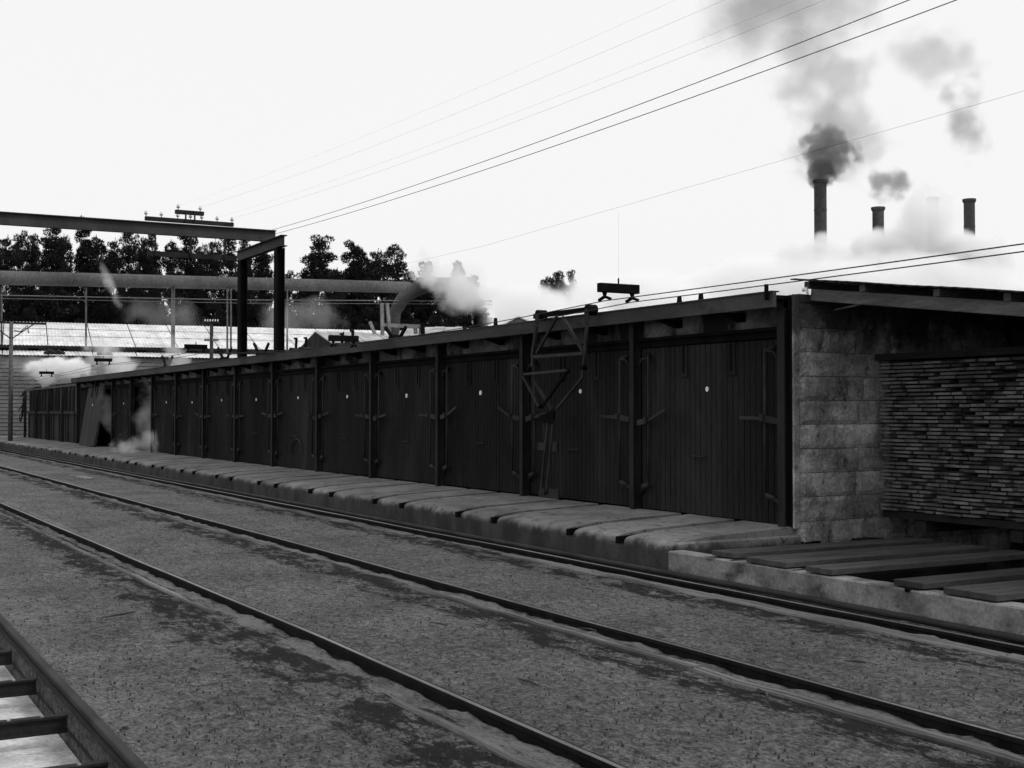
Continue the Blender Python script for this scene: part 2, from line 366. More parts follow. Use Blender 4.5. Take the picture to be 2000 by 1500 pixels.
# ------------------------------------------------------------------ loading platform
pf = thing('loading_platform', (-30, YP, 0), 'long concrete loading platform with rails set in it below the kiln doors', 'platform')
pf['kind'] = 'structure'; del pf['category']
SLOT = []
XC0 = -12.46
for k in range(27):
    for s_ in (.533, -.533): SLOT.append(XC0 - 3.0 * k + s_)
SLOT.sort(reverse=True)
def slab(x1, x0):
    g = .09; b = MB(); xa, xb = x0 + g, x1 - g; w = xb - xa
    nx_ = max(3, int(w / .25)); cols = []
    prof = [(YF - .005, ZP1), (YF - .6, None), (YP + .5, None), (YP + .16, None), (YP + .075, -.006), (YP + .03, -.024), (YP + .006, -.055), (YP, -.10), (YP + .002, -.2), (YP + .004, -.45)]
    vs_, fs_ = [], []
    for i in range(nx_ + 1):
        x = xa + w * i / nx_
        e = max(0, .16 - min(x - xa, xb - x)) / .16
        for (y, dz) in prof:
            j = .012 * nz(x, y, 4.0, 2)
            front = 1 if y < YP + .3 else 0
            if dz is None or y > YP + .3: z = zslope(y) + .35 * j
            else: z = ZP0 + dz + .5 * j
            yy = y + (e ** 2 * .06 * front if y < YP + .2 else 0) + (j if front else 0)
            z -= e ** 2 * .018 * front
            vs_.append((x, yy, z))
    k = len(prof)
    for i in range(nx_):
        for j in range(k - 1): fs_.append((i * k + j, i * k + j + 1, (i + 1) * k + j + 1, (i + 1) * k + j))
    b.add(vs_, fs_)
    # joint sides
    for i in (0, nx_):
        base = [vs_[i * k + j] for j in range(k)]; low = [(p_[0], p_[1], min(p_[2], .1) - .3 if j < 7 else p_[2]) for j, p_ in enumerate(base)]
        b.add([base[j] for j in range(k)] + [(base[0][0], base[0][1], -.15)], [tuple(range(k + 1))])
    return b
edges = [XE + .02] + SLOT + [-93.5]
for i in range(len(edges) - 1):
    o = wpart('concrete_slab', slab(edges[i], edges[i + 1]), M['slab'], pf, sm=False)
    for pl in o.data.polygons: pl.use_smooth = len(pl.vertices) == 4
b = MB()
for i, x in enumerate(SLOT):
    b = MB(); b.box(x - .034, x + .034, YP + .03, YF, ZP0 - .11, ZP0 - .035); 
    # follow the fall of the platform
    b.v = [(a[0], a[1], a[2] + (ZP1 - ZP0) * (a[1] - YP) / (YF - YP)) for a in b.v]
    wpart('inset_rail', b, M['steel_black'], pf)
b = MB(); b.box(-93, XE, YP + .022, YF + .3, -.2, .215); wpart('platform_core', b, M['slab'], pf)
b = MB(); b.box(-93, XE, YP + .30, YF + .3, .2155, .25); wpart('slot_bed', b, M['black'], pf)

# ------------------------------------------------------------------ the kiln building
kb = thing('kiln_building', (-39, YF, 0), 'long low row of timber drying kilns with dark boarded doors and a steel header', 'building')
DB = 1.45
b = MB(); b.box(-68, XE - .28, YF + .32, 26, -.1, 2.98); wpart('kiln_core', b, M['black'], kb)
# posts
for i, x in enumerate(POSTX):
    b = MB(); w = .09 if i else .12; x = x if i else -11.025
    b.ibeam((x, YF - .075, .30), (x, YF - .075, 2.905), w, .13, .014, .014, up=(0, 1, 0)); wpart('post', b, M['steel'], kb)
    if i == 0:
        b = MB(); b.box(-10.955, -10.895, YF - .08, YF - .01, .42, 3.0); wpart('corner_gap_board', b, M['steel_black'], kb)
        b = MB(); b.bar((x + .02, YF - .36, 2.98), (x + .02, YF - .36, 3.16), .035, .035, (0, 1, 0)); wpart('stub', b, M['steel_black'], kb)
# header beam in lengths, roof deck edge above
hx = [-10.93, -20.2, -29.5, -38.7, -47.6, -54.0]
for i in range(5):
    b = MB(); b.bar((hx[i] - .006, YF - .30, 2.985 + .0), (hx[i + 1] + .006, YF - .30, 2.985), .05, .172, (0, 0, 1))
    b.bar((hx[i] - .006, YF - .285, 3.078), (hx[i + 1] + .006, YF - .285, 3.078), .11, .014, (0, 0, 1))
    wpart('header_beam', b, M['header'], kb, kind=None)
b = MB(); b.bar((-53.8, YF - .1, 2.83), (-68, YF - .1, 2.80), .08, .09, (0, 0, 1)); wpart('header_beam', b, M['rafter'], kb)
b = MB(); b.box(-54, -11.0, YF - .22, 25, 3.0, 3.045); wpart('roof_deck', b, M['steel_black'], kb)
# projecting joists under the header, plaster infill, door head track
for i in range(14):
    x1 = POSTX[i]; x0 = POSTX[i + 1]
    for f_ in (.30, .72):
        xx = x1 + (x0 - x1) * f_
        b = MB(); b.add([(xx - .07, YF - .27, 2.885), (xx + .07, YF - .27, 2.885), (xx + .07, YF + .05, 2.79), (xx - .07, YF + .05, 2.79),
                         (xx - .07, YF - .27, 2.90), (xx + .07, YF - .27, 2.90), (xx + .07, YF + .05, 2.90), (xx - .07, YF + .05, 2.90)],
                        [(0, 3, 2, 1), (4, 5, 6, 7), (0, 1, 5, 4), (1, 2, 6, 5), (2, 3, 7, 6), (3, 0, 4, 7)])
        wpart('joist_end', b, M['steel_black'], kb)
    b = MB(); b.box(x0 + .06, x1 - .06, YF + .03, YF + .31, 2.66, 2.995); wpart('infill_panel', b, M['plaster'], kb)
    b = MB(); b.box(x0 + .05, x1 - .05, YF - .05, YF + .02, 2.575, 2.61); b.box(x0 + .05, x1 - .05, YF - .03, YF + .025, 2.61, 2.66); b.box(x0 + .05, x1 - .05, YF - .075, YF + .02, 2.66, 2.70)
    wpart('door_track', b, M['steel_black'], kb)
# one door, built once: origin at the middle of its foot, x along the front
def door_parts(w=2.86, h=2.14, mat='door', dk=False):
    P = {}
    b = MB(); b.box(-w / 2, w / 2, .0, .07, 0, h); P['door'] = (b.mesh('door', M[mat]), None)
    b = MB(); n_ = 27; bw_ = w / n_
    for i in range(n_):
        j = .0016 * math.sin(i * 7.3); x0 = -w / 2 + bw_ * i + .002; x1 = x0 + bw_ - .004
        b.add([(x0, 0, .004), (x0 + .006, -.016 + j, .004), (x1 - .006, -.016 + j, .004), (x1, 0, .004), (x0, 0, h - .004), (x0 + .006, -.016 + j, h - .004), (x1 - .006, -.016 + j, h - .004), (x1, 0, h - .004)],
              [(0, 1, 5, 4), (1, 2, 6, 5), (2, 3, 7, 6), (0, 3, 2, 1), (4, 5, 6, 7)])
    P['boards'] = (b.mesh('boards', M[mat]), 'stuff'); return P
def slot_mesh():
    b = MB(); b.box(-.075, -.03, -.034, 0, -.40, 0); b.box(.03, .075, -.034, 0, -.40, 0); b.box(-.03, .03, -.034, 0, -.40, -.345)
    b.cur = 1; b.box(-.03, .03, -.020, -.004, -.345, 0); return b.mesh('vent_slot', [M['door'], M['black']])
def bar_mesh():          # vertical latch rod with top and bottom arms
    b = MB(); b.tube([(0, -.10, .31), (0, -.10, 2.02)], .018, 8); b.bar((0, -.10, 2.00), (.10, -.02, 2.05), .03, .05); b.tube([(0, -.10, 2.0), (.14, -.10, 1.99), (.20, -.10, 1.93), (.22, -.06, 1.86)], .014, 6)
    b.bar((0, -.10, .33), (.16, -.09, .29), .03, .06); b.bar((.16, -.09, .29), (.24, -.03, .20), .03, .04)
    return smooth(b.mesh('latch_rod', M['bar']))
def lever_mesh(a=.0):
    b = MB(); b.add([], [])
    b.bar((-.42, -.13, .06 + a), (-.02, -.125, .0), .018, .04); b.bar((.0, -.125, 0), (.24, -.11, -.03), .022, .075); b.tube([(0, -.15, -.03), (0, -.15, .05)], .03, 8)
    return b.mesh('lever', M['bar'])
SM, BM_, LM = slot_mesh(), bar_mesh(), [lever_mesh(0), lever_mesh(.09), lever_mesh(-.05)]
b = MB(); ph_ = [(.036 * math.cos(math.pi / 4 * k + .39), .04 * math.sin(math.pi / 4 * k + .39)) for k in range(8)]
b.add([(x, -.030, z) for x, z in ph_] + [(x, -.015, z) for x, z in ph_], [tuple(range(8))] + [(k, (k + 1) % 8, 8 + (k + 1) % 8, 8 + k) for k in range(8)]); DISC = b.mesh('number_disc', M['white'])
b = MB(); b.tube([(-.13, -.03, 0), (-.12, -.05, .0), (.12, -.05, 0), (.13, -.03, 0)], .010, 6); HND = b.mesh('handle', M['bar'])
b = MB(); b.tube([(.36 * math.cos(math.pi * k / 12) * (1.0), -.06, .36 * math.sin(math.pi * k / 12) * .95) for k in range(13)], .018, 6); HOOP = b.mesh('hoop_handle', M['bar'])
DP = door_parts(); DPP = door_parts(2.95, 2.30, 'door_pale')
def place_door(xc, w0=2.86, parts=DP, z=ZP1 + .01, rot=None, y=YF, hardware=True, sx=1.0, hoop=False, lab=None):
    d = link('door', parts['door'][0], kb, (xc - kb.location.x, y - kb.location.y, z), rot); d.scale = (sx, 1, 1)
    if lab: d['label'] = lab
    o = link('boards', parts['boards'][0], d); o['kind'] = 'stuff'
    if rot is None: d.rotation_euler = (R(random.uniform(-.25, .25)), R(random.uniform(-.3, .3)), 0); d.location.z += random.uniform(-.006, .012)
    for dx_ in (-.48, .47): link('vent_slot', SM, d, (dx_, -.0, 2.135 if parts is DP else 2.29))
    nd = link('number_disc', DISC, d, (-.02 + random.uniform(-.05, .05), 0, 1.585 + random.uniform(-.035, .035))); nd.scale = [random.uniform(.8, 1.05)] * 3
    link('handle', HND, d, (-.08 + random.uniform(-.08, .08), 0, .745 + random.uniform(-.03, .03)))
    if hoop: link('hoop_handle', HOOP, d, (.05, 0, .33))
    if hardware:
        for s_ in (-1, 1):
            o = link('latch_rod', BM_, d, (s_ * 1.16, 0, 0)); o.scale = (s_, 1, 1)
            o = link('lever', random.choice(LM), d, (s_ * 1.16, 0, 1.19 + random.uniform(-.03, .03))); o.scale = (s_, 1, 1)
    return d
for k in range(13):
    xc = -12.5 - 3 * k
    if k in (10, 12): continue
    place_door(xc, hoop=(k == 5))
place_door(-51.9, sx=1.2, hardware=False)
# the leaning pale door and the two open bays
place_door(-50.0, parts=DPP, z=zslope(9.3) + .01, rot=(R(-9), R(-1), R(0)), y=YF - .44, hardware=False, lab='pale grey kiln door lifted off and leaning outwards')
for xc in (-42.5, -48.5):
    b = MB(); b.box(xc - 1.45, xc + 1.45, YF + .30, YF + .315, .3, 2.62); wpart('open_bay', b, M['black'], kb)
# far four open-framed bays
for i, x in enumerate(FARX):
    b = MB(); b.bar((x, YF - .08, .3), (x, YF - .08, 2.78), .14, .12, (0, 1, 0)); wpart('post', b, M['steel'], kb)
for i in range(4):
    x1, x0 = FARX[i], FARX[i + 1]
    b = MB(); b.box(x0 + .08, x1 - .08, YF + .05, YF + .1, .4, 1.62); wpart('lower_panel', b, M['farwood'], kb)
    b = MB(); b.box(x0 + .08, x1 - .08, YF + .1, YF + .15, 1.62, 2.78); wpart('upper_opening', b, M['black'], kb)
    b = MB(); b.box(x0 + .08, x1 - .08, YF - .06, YF + .04, 1.62, 1.74); wpart('mid_rail', b, M['farwood'], kb)
    for f_ in (.28, .52, .78):
        xx = x0 + (x1 - x0) * f_; b = MB(); b.box(xx - .09, xx + .09, YF - .02, YF + .04, 1.74, 2.76); wpart('stud', b, M['weatherboard' if f_ > .7 else 'farwood'], kb)
    for f_ in (.2, .62):
        xx = x0 + (x1 - x0) * f_; b = MB(); b.box(xx - .07, xx + .07, YF - .02, YF + .04, .42, 1.62); wpart('stud', b, M['farwood'], kb)
# ragged end bundle at the far end
b = MB()
for k in range(16):
    x = -68 - random.uniform(.0, .8); z = random.uniform(1.5, 2.8); b.bar((x, YF - .1, z), (x - random.uniform(-.1, .5), YF - random.uniform(.1, .3), z - random.uniform(.2, .7)), .06, .03)
wpart('loose_battens', b, M['steel'], kb, kind='stuff')
# end wall of concrete blocks
b = MB(); b.box(XE - .30, XE - .035, YF + .03, 25.9, -.9, 3.02); wpart('wall_core', b, M['rafter'], kb)
def rough_block(x0, x1, y0, y1, z0, z1):
    ny_, nz_ = max(6, int((y1 - y0) / .06)), 6; b = MB(); vs_, fs_ = [], []
    for i in range(ny_ + 1):
        for j in range(nz_ + 1):
            y, z = y0 + (y1 - y0) * i / ny_, z0 + (z1 - z0) * j / nz_
            e = (i in (0, ny_)) or (j in (0, nz_))
            d = .010 * nz(y, z, 6, x0 * 9) + .006 * nz(y, z, 17, 3)
            if e: d -= .012 + .02 * max(0, nz(y, z, 9, 7)); y += (.006 * nz(y, z, 14)) ; z += .005 * nz(z, y, 14, 2)
            vs_.append((x1 + d, y, z))
    w_ = nz_ + 1
    for i in range(ny_):
        for j in range(nz_): fs_.append((i * w_ + j, (i + 1) * w_ + j, (i + 1) * w_ + j + 1, i * w_ + j + 1))
    k0 = len(vs_); vs_ += [(x0, y0, z0), (x0, y1, z0), (x0, y1, z1), (x0, y0, z1)]
    fs_ += [tuple([i * w_ for i in range(ny_ + 1)]) + (k0 + 1, k0), tuple([i * w_ + nz_ for i in range(ny_, -1, -1)]) + (k0 + 3, k0 + 2), tuple(range(nz_, -1, -1)) + (k0, k0 + 3), tuple(ny_ * w_ + j for j in range(nz_ + 1)) + (k0 + 2, k0 + 1)]
    return b.add(vs_, fs_)
ch = .2735; z = .03; row = 0
zz = [.02, .17] + [.17 + .47 * 0 + ch * (k + 1) for k in range(0)]
zs_ = [-.06, .20] + [.20 + .275 * (k + 1) for k in range(10)] + [3.06]
for r_ in range(len(zs_) - 1):
    y = YF + (0 if r_ % 2 else -.0); first = (.98, .46, .72, .40, .86, .55)[r_ % 6]; k = 0
    while y < 13.2:
        L = first if k == 0 else (.52 if (r_ + k) % 3 else .74); L *= random.uniform(.93, 1.07)
        if r_ == 0 and k == 0: y += .55; k += 1; continue      # block missing at the foot of the corner
        pr = random.uniform(-.010, .008); g = .0035
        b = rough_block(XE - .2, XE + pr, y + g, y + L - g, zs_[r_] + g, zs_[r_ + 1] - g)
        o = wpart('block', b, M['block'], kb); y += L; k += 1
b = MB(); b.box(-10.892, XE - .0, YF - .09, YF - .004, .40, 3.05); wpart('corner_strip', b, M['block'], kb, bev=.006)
b = MB(); b.box(XE - .02, XE + .04, 13.3, 26, -.9, 3.0); wpart('side_wall', b, M['shed_in'], kb)

# timber charge seen in the open bay
def stack(name, label, X0, X1, Y0, Z0, rows, deep, mat='lumber', maxn=300, wmin=.14, wmax=.26, hb=.029, hs=.015, jit=.022, grp=None):
    t = thing(name, ((X0 + X1) / 2, Y0, Z0), label, 'timber stack', grp)
    pcs = []; z = Z0
    base = MB(); base.box(0, 1, 0, 1, 0, 1); bmsh = base.mesh('board', M[mat])
    for r_ in range(rows):
        x = X0 + random.uniform(0, .02)
        while x < X1 - .05:
            w = random.uniform(wmin, wmax); w = min(w, X1 - x)
            hide = random.random() < .08
            pcs.append((x, z, w - random.choice((.004, .008, .02, .045)), (.30 if hide else 0) + random.uniform(-jit, jit) + (.12 * random.random() if random.random() < .35 else 0), hb * random.uniform(.78, 1.0))); x += w
        z += hb + hs
    pcs.sort(key=lambda p_: (p_[0] > -8.45, -p_[0])); rest = MB()      # nearest boards in view first
    for i, (x, z, w, dy, hh) in enumerate(pcs):
        if i < maxn:
            o = link('board', bmsh, t, (x - t.location.x, dy, z - Z0)); o.scale = (w, deep, hh); o.rotation_euler = (0, random.gauss(0, .006), random.gauss(0, .006))
        else: rest.box(x, x + w, Y0 + dy, Y0 + deep, z, z + hh)
    if rest.v: wpart('boards_beyond', rest, M[mat], t, kind='stuff')
    b = MB()
    for r_ in range(rows):
        for yy in (.14, deep * .5): b.box(X0 + .01, X1 - .01, Y0 + yy, Y0 + yy + .04, Z0 + r_ * (hb + hs) + hb, Z0 + (r_ + 1) * (hb + hs))
    wpart('stickers', b, M['sticker'], t, kind='stuff')
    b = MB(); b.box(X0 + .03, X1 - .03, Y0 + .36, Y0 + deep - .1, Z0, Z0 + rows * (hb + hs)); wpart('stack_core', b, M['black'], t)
    return t
stack('timber_charge', 'pale stickered timber load standing inside the open steaming kiln bay', -43.7, -41.35, YF + .1, .55, 38, .9, mat='farwood', maxn=0)

# ------------------------------------------------------------------ open shed at the right, its stack, pit, kerb and planks
st = stack('lumber_stack', 'tall stickered stack of sawn board ends under the open shed roof', -10.74, -6.6, 10.93, .585, 39, 3.2)
b = MB(); b.box(-10.74, -6.6, 10.97, 14.1, .50, .575); wpart('bearer', b, M['shed_in'], st)
b = MB()
for x in (-10.2, -8.9, -7.6): b.box(x - .08, x + .08, 11.0, 14.0, .36, .488)
wpart('bogie_beam', b, M['steel'], st)
b = MB(); b.box(-10.78, -6.55, 10.90, 14.2, 2.315, 2.39); wpart('top_shade_slab', b, M['shed_in'], st)  # added dark slab standing in for the darkness above the stack
sh = thing('open_shed', (-8, 10, 0), 'lean-to shed roof on timber rafters sheltering the lumber stack', 'shed')
pl_, pr_ = Vector((-10.84, 10.0, 3.05)), Vector((-4.5, 10.0, 2.23))
sl_ = (pr_.z - pl_.z) / (pr_.x - pl_.x)
b = MB(); b.bar(pl_, pr_, .07, .135, (0, 0, 1)); wpart('rafter', b, M['rafter'], sh, bev=.006)
for yy in (12.5, 15.0):
    b = MB(); b.bar(pl_ + Vector((0, yy - 10, 0)), pr_ + Vector((0, yy - 10, 0)), .07, .135, (0, 0, 1)); wpart('rafter', b, M['rafter'], sh)
for u in (1575, 1683, 1828, 1966):
    x = atY(u, 570, 9.95).x; z = pl_.z + (x - pl_.x) * sl_ + .0675 + .04
    b = MB(); b.box(x - .042, x + .042, 9.955, 15.5, z - .037, z + .042); wpart('purlin', b, M['rafter'], sh, bev=.004)
for x in (-7.1, -6.1, -5.1):
    z = pl_.z + (x - pl_.x) * sl_ + .108; b = MB(); b.box(x - .042, x + .042, 9.955, 15.5, z - .037, z + .042); wpart('purlin', b, M['rafter'], sh)
b = MB(); nseg = 84; L0, L1 = -11.06, -4.2; vs_, fs_ = [], []
for i in range(nseg + 1):
    x = L0 + (L1 - L0) * i / nseg; z = pl_.z + (x - pl_.x) * sl_ + .156 + .010 * (i % 2) + .012 * nz(x, 2, .9)
    for y in (9.86, 15.7): vs_ += [(x, y, z), (x, y, z + .012)]
for i in range(nseg):
    a = 4 * i; fs_ += [(a, a + 4, a + 5, a + 1), (a + 2, a + 3, a + 7, a + 6), (a, a + 2, a + 6, a + 4), (a + 1, a + 5, a + 7, a + 3)]
b.add(vs_, fs_); wpart('roof_sheet', b, M['steel'], sh)
b = MB(); b.box(-10.8, -4.4, 15.5, 15.6, -.9, 2.5); wpart('back_wall', b, M['shed_in'], sh)
b = MB(); b.bar((-4.6, 10.0, -.9), (-4.6, 10.0, 2.2), .16, .16, (0, 1, 0)); wpart('shed_post', b, M['rafter'], sh)
pA, pB = atY(1600, 612, 10.5), atY(1681, 594, 10.1); b = MB(); b.tube([pA, pB], .012, 6); wpart('stay_rod', b, M['pale_wood'], sh)
# little insulator under the roof corner
pI = atY(1572, 566, 9.9); b = MB(); b.tube([pI + Vector((-.03, 0, 0)), pI + Vector((.02, 0, .01)), pI + Vector((.05, 0, -.05))], [.022, .026, .01], 8)
wobj('corner_insulator', b, M['white'], 'small white insulator under the roof corner of the open shed', 'insulator', sm=True)
# kerb wall
def wall_strip(x0, x1, y0, y1, z0, z1, n_=40):
    b = MB(); vs_, fs_ = [], []
    for i in range(n_ + 1):
        x = x0 + (x1 - x0) * i / n_; j = .008 * nz(x, 0, 2.0); j2 = .006 * nz(x, 5, 5.0)
        vs_ += [(x, y0 + j, z0), (x, y0 + j + .002, z1 - .012), (x, y0 + j + .014, z1 + j2), (x, y1 - .01, z1 + j2), (x, y1, z1 - .01), (x, y1, z0)]
    for i in range(n_):
        for j in range(5): fs_.append((6 * i + j, 6 * i + j + 1, 6 * i + 7 + j, 6 * i + 6 + j))
    fs_ += [(0, 1, 2, 3, 4, 5), tuple(range(6 * n_, 6 * n_ + 6))[::-1]]
    return b.add(vs_, fs_)
kw = thing('kerb_wall', (-8, 7.95, 0), 'stained concrete kerb wall at the edge of the planked pit', 'wall')
wpart('kerb_face', wall_strip(XE + .04, -1.2, 7.95, 8.16, -.95, .252, 70), M['concrete_face'], kw)
b = MB(); b.tube([(atY(1772, 1152, 7.94) + Vector((0, .03, 0))), (atY(1772, 1152, 7.94) + Vector((0, -.01, 0)))], .022, 8); wpart('bolt', b, M['steel_black'], kw)
b = MB(); b.box(XE - .03, XE + .03, YP + .06, YF - .005, -.95, .33); wpart('end_face', b, M['slab'], kw, bev=.02)
PL = [(1390, 1432, 1074, .20), (1457, 1500, 1090, .17), (1497, 1532, 1096, .17), (1573, 1622, 1107, .21), (1745, 1802, 1130, .21), (1842, 1893, 1147, .19), (1893, 1945, 1158, .19)]
plab = ['plank on the kerb nearest the kiln corner, first over the pit', 'left plank of the second pair laid over the pit', 'right plank of the second pair laid over the pit',
        'single weathered plank just left of the wide open gap', 'thick plank just right of the wide open gap', 'left plank of the pair at the right frame edge', 'rightmost plank of the pair at the right frame edge']
for (ua, ub, v, w), lb in zip(PL, plab):
    p0 = atZ(ua, v, .318); y0 = max(7.965, min(8.07, p0.y)); x0 = atY(ua, v, y0).x
    w = atY(ub, v + 6, y0).x - x0
    b = MB(); sk = random.uniform(-.04, .04); L = 2.78
    z1_ = .32 + (0 if w > 0 else 0)
    dx_ = sk
    b.add([(x0, y0, .264), (x0 + w, y0 + .01, .264), (x0 + w + dx_, y0 + L, .264), (x0 + dx_, y0 + L, .264), (x0, y0, .314), (x0 + w, y0 + .01, .314), (x0 + w + dx_, y0 + L, .314), (x0 + dx_, y0 + L, .314)],
          [(0, 3, 2, 1), (4, 5, 6, 7), (0, 1, 5, 4), (1, 2, 6, 5), (2, 3, 7, 6), (3, 0, 4, 7)])
    wobj('plank', b, M['plank'], lb, 'plank', 'planks laid across the pit', bev=.003)
# rails in the planked pit carried on a beam, and ledge behind
b = MB(); b.box(XE + .05, -2, 10.55, 10.85, -.95, .26); wobj('pit_ledge', b, M['shed_in'], 'dark ledge at the back of the planked pit carrying the stack', 'ledge', kind=None)
for x, lb in ((atY(1440, 1085, 8.05).x, 'left'), (atY(1560, 1107, 8.05).x, 'middle'), (atY(1800, 1143, 8.05).x, 'right')):
    b = MB(); b.ibeam((x, 7.97, .20), (x, 10.9, .22), .05, .11, .015, .015)
    wobj('pit_rail', b, M['steel'], lb + ' of the three short steel rails between the planks over the pit', 'rail', 'short rails over the pit')

# ------------------------------------------------------------------ door-lifting carriage on the header
YC = 9.30
cg = thing('door_carriage', tuple(atY(1065, 900, YC)), 'triangular steel door-lifting carriage rolling on the kiln header beam', 'hoist')
def pb(name, pts, w, mat='bar', Y=YC, dy=0.0, root=cg, r=None):
    b = MB()
    for (a_, c_) in zip(pts[:-1], pts[1:]):
        pa, pc = atY(a_[0], a_[1], Y + dy), atY(c_[0], c_[1], Y + dy)
        if r: b.tube([pa, pc], r, 8)
        else: b.bar(pa, pc, .03, w, (0, 0, 1) if abs(pa.x - pc.x) > abs(pa.z - pc.z) else (1, 0, 0))
    return wpart(name, b, M[mat], root)
pb('top_rail', [(1043, 618), (1150, 604)], .07, 'steel_black', dy=.03)
for (u, v, hgt) in ((1055, 618, .13), (1152, 608, .15)):
    c = atY(u, v, YC + .02); b = MB(); pts = []
    w2 = .062
    b.tube([c + Vector((0, -.05, .02)), c + Vector((0, .09, .02))], .075, 14); o = wpart('roller_wheel', b, M['steel_black'], cg)
    b = MB(); b.tube([c + Vector((0, -.058, .02)), c + Vector((0, -.052, .02))], .02, 8); wpart('axle', b, M['bar'], o)
    b = MB(); b.bar(c + Vector((0, -.055, .02)), c + Vector((0, -.055, -.16)), .10, .01, (0, 1, 0)); wpart('wheel_cheek', b, M['steel'], cg)
pb('frame_bar', [(1049, 630), (1040, 690), (1040, 716)], .055)
pb('frame_bar', [(1148, 618), (1142, 690)], .055)
pb('frame_bar', [(1142, 690), (1139, 722)], .05, 'steel')
pb('frame_bar', [(1088, 618), (1048, 690)], .045, 'steel')
pb('frame_bar', [(1099, 620), (1139, 686)], .05)
pb('frame_bar', [(1041, 697), (1141, 690)], .045)
pb('frame_bar', [(1023, 731), (1107, 723)], .035, dy=-.14)
pb('frame_bar', [(1022, 736), (1052, 794)], .03, 'bar', dy=-.14)
pb('frame_bar', [(1106, 728), (1060, 792)], .04, 'steel_black', dy=-.14)
pb('frame_bar', [(1042, 742), (1078, 800)], .04, 'bar', dy=-.02)
pb('frame_bar', [(1139, 722), (1137, 738), (1088, 798)], .04, 'bar')
for (u, v) in ((1139, 718), (1106, 724), (1054, 793)):
    c = atY(u, v, YC - .02); b = MB(); b.tube([c + Vector((0, -.03, 0)), c + Vector((0, .05, 0))], .035, 10); wpart('pivot', b, M['steel_black'], cg)
b = MB(); q = [atY(*p_, YC) for p_ in ((1052, 812), (1081, 802), (1079, 828), (1058, 826))]
b.add([p_ for p_ in q] + [p_ + Vector((0, .03, 0)) for p_ in q], [(0, 1, 2, 3), (7, 6, 5, 4), (0, 4, 5, 1), (1, 5, 6, 2), (2, 6, 7, 3), (3, 7, 4, 0)]); wpart('gusset_plate', b, M['steel_black'], cg)
pb('lift_arm', [(1070, 826), (1057, 958)], .035)
pb('lift_arm', [(1081, 820), (1068, 960)], .035, 'bar', dy=.02)
pb('lift_arm', [(1064, 826), (1064, 856)], .014)
c = atY(1062, 960, YC); b = MB(); b.tube([c + Vector((0, -.02, 0)), c + Vector((0, .05, 0))], .05, 10); wpart('foot_roller', b, M['steel'], cg)
for (u0, v0, u1, v1) in ((1051, 864, 1066, 880), (1080, 862, 1089, 882), (1053, 957, 1072, 972), (1071, 954, 1092, 975)):
    a_, c_ = atY(u0, v0, YF - .02), atY(u1, v1, YF - .02); b = MB(); b.box(a_.x, c_.x, YF - .032, YF - .019, c_.z, a_.z); wpart('bolt_plate', b, M['bar'], kb)

# ------------------------------------------------------------------ steel gantry
gt = thing('steel_gantry', (-30.4, 10, 0), 'steel gantry of two posts and a long crossbeam over the yard', 'gantry')
for x in (-32.3, -29.35):
    b = MB(); b.ibeam((x, 9.98, .3), (x, 9.98, 5.69), .23, .20, .02, .02, up=(0, 1, 0)); wpart('gantry_post', b, M['steel_black'], gt)
b = MB(); b.ibeam((-32.75, 9.98, 5.83), (-29.0, 9.98, 5.83), .16, .27, .02, .014); wpart('short_beam', b, M['beam'], gt)
XB = -30.45
b = MB(); b.ibeam((XB, 10.25, 6.12), (XB, -4.0, 6.06), .16, .29, .022, .014); wpart('crossbeam', b, M['beam'], gt)
for x in (-31.8, -29.2):
    b = MB(); b.ibeam((x, -3.8, 0), (x, -3.8, 5.63), .23, .2, .02, .02, up=(0, 1, 0)); wpart('gantry_post', b, M['steel_black'], gt)
b = MB(); b.ibeam((-32.1, -3.8, 5.77), (-28.9, -3.8, 5.77), .16, .27, .02, .014); wpart('short_beam', b, M['beam'], gt)
ca = thing('insulator_crossarm', (XB, 8, 6.27), 'timber crossarm with a smaller one above it carrying glass insulators on the gantry crossbeam', 'crossarm')
XI = XB + .02
a0, a1 = atX(283, 432.5, XI), atX(456, 445, XI); zA = (a0.z + a1.z) / 2; zA = max(zA, 6.33)
b = MB(); b.bar((XI, a0.y, zA), (XI, a1.y, zA), .09, .10); wpart('arm', b, M['steel'], ca, bev=.01)
t0, t1 = atX(342, 411, XI), atX(398, 420, XI); zT = (t0.z + t1.z) / 2
b = MB(); b.bar((XI, t0.y, zT), (XI, t1.y, zT), .09, .10); wpart('arm', b, M['steel'], ca, bev=.01)
for u in (361.5, 379):
    y = atX(u, 430, XI).y; b = MB(); b.bar((XI + .06, y, zA - .05), (XI + .06, y, zT + .04), .05, .03, (0, 1, 0)); wpart('strut', b, M['bar'], ca)
def insulator(y, z, root, x=XI):
    b = MB(); b.tube([(x, y, z), (x, y, z + .06)], .010, 6); o = wpart('insulator_pin', b, M['steel_black'], root)
    b = MB(); b.tube([(x, y, z + .045), (x, y, z + .06), (x, y, z + .085), (x, y, z + .095), (x, y, z + .125), (x, y, z + .13)], [.03, .045, .045, .026, .028, .012], 10); wpart('insulator', b, M['glass'], root, sm=True)
IY = []
for u in (285, 315, 347, 372, 394, 424, 453): y = atX(u, 430, XI).y; IY.append(y); insulator(y, zA + .05, ca)
TY = []
for u in (348, 391): y = atX(u, 410, XI).y; TY.append(y); insulator(y, zT + .05, ca)
hf = thing('hanging_crossarm', (XB, 8, 5.5), 'lower timber crossarm hung under the gantry crossbeam on three straps', 'crossarm')
h0, h1 = atX(288, 496, XB), atX(462, 509, XB); zH = 5.5
b = MB(); b.bar((XB, h0.y, zH), (XB, h1.y, zH), .09, .12); wpart('arm', b, M['steel'], hf)
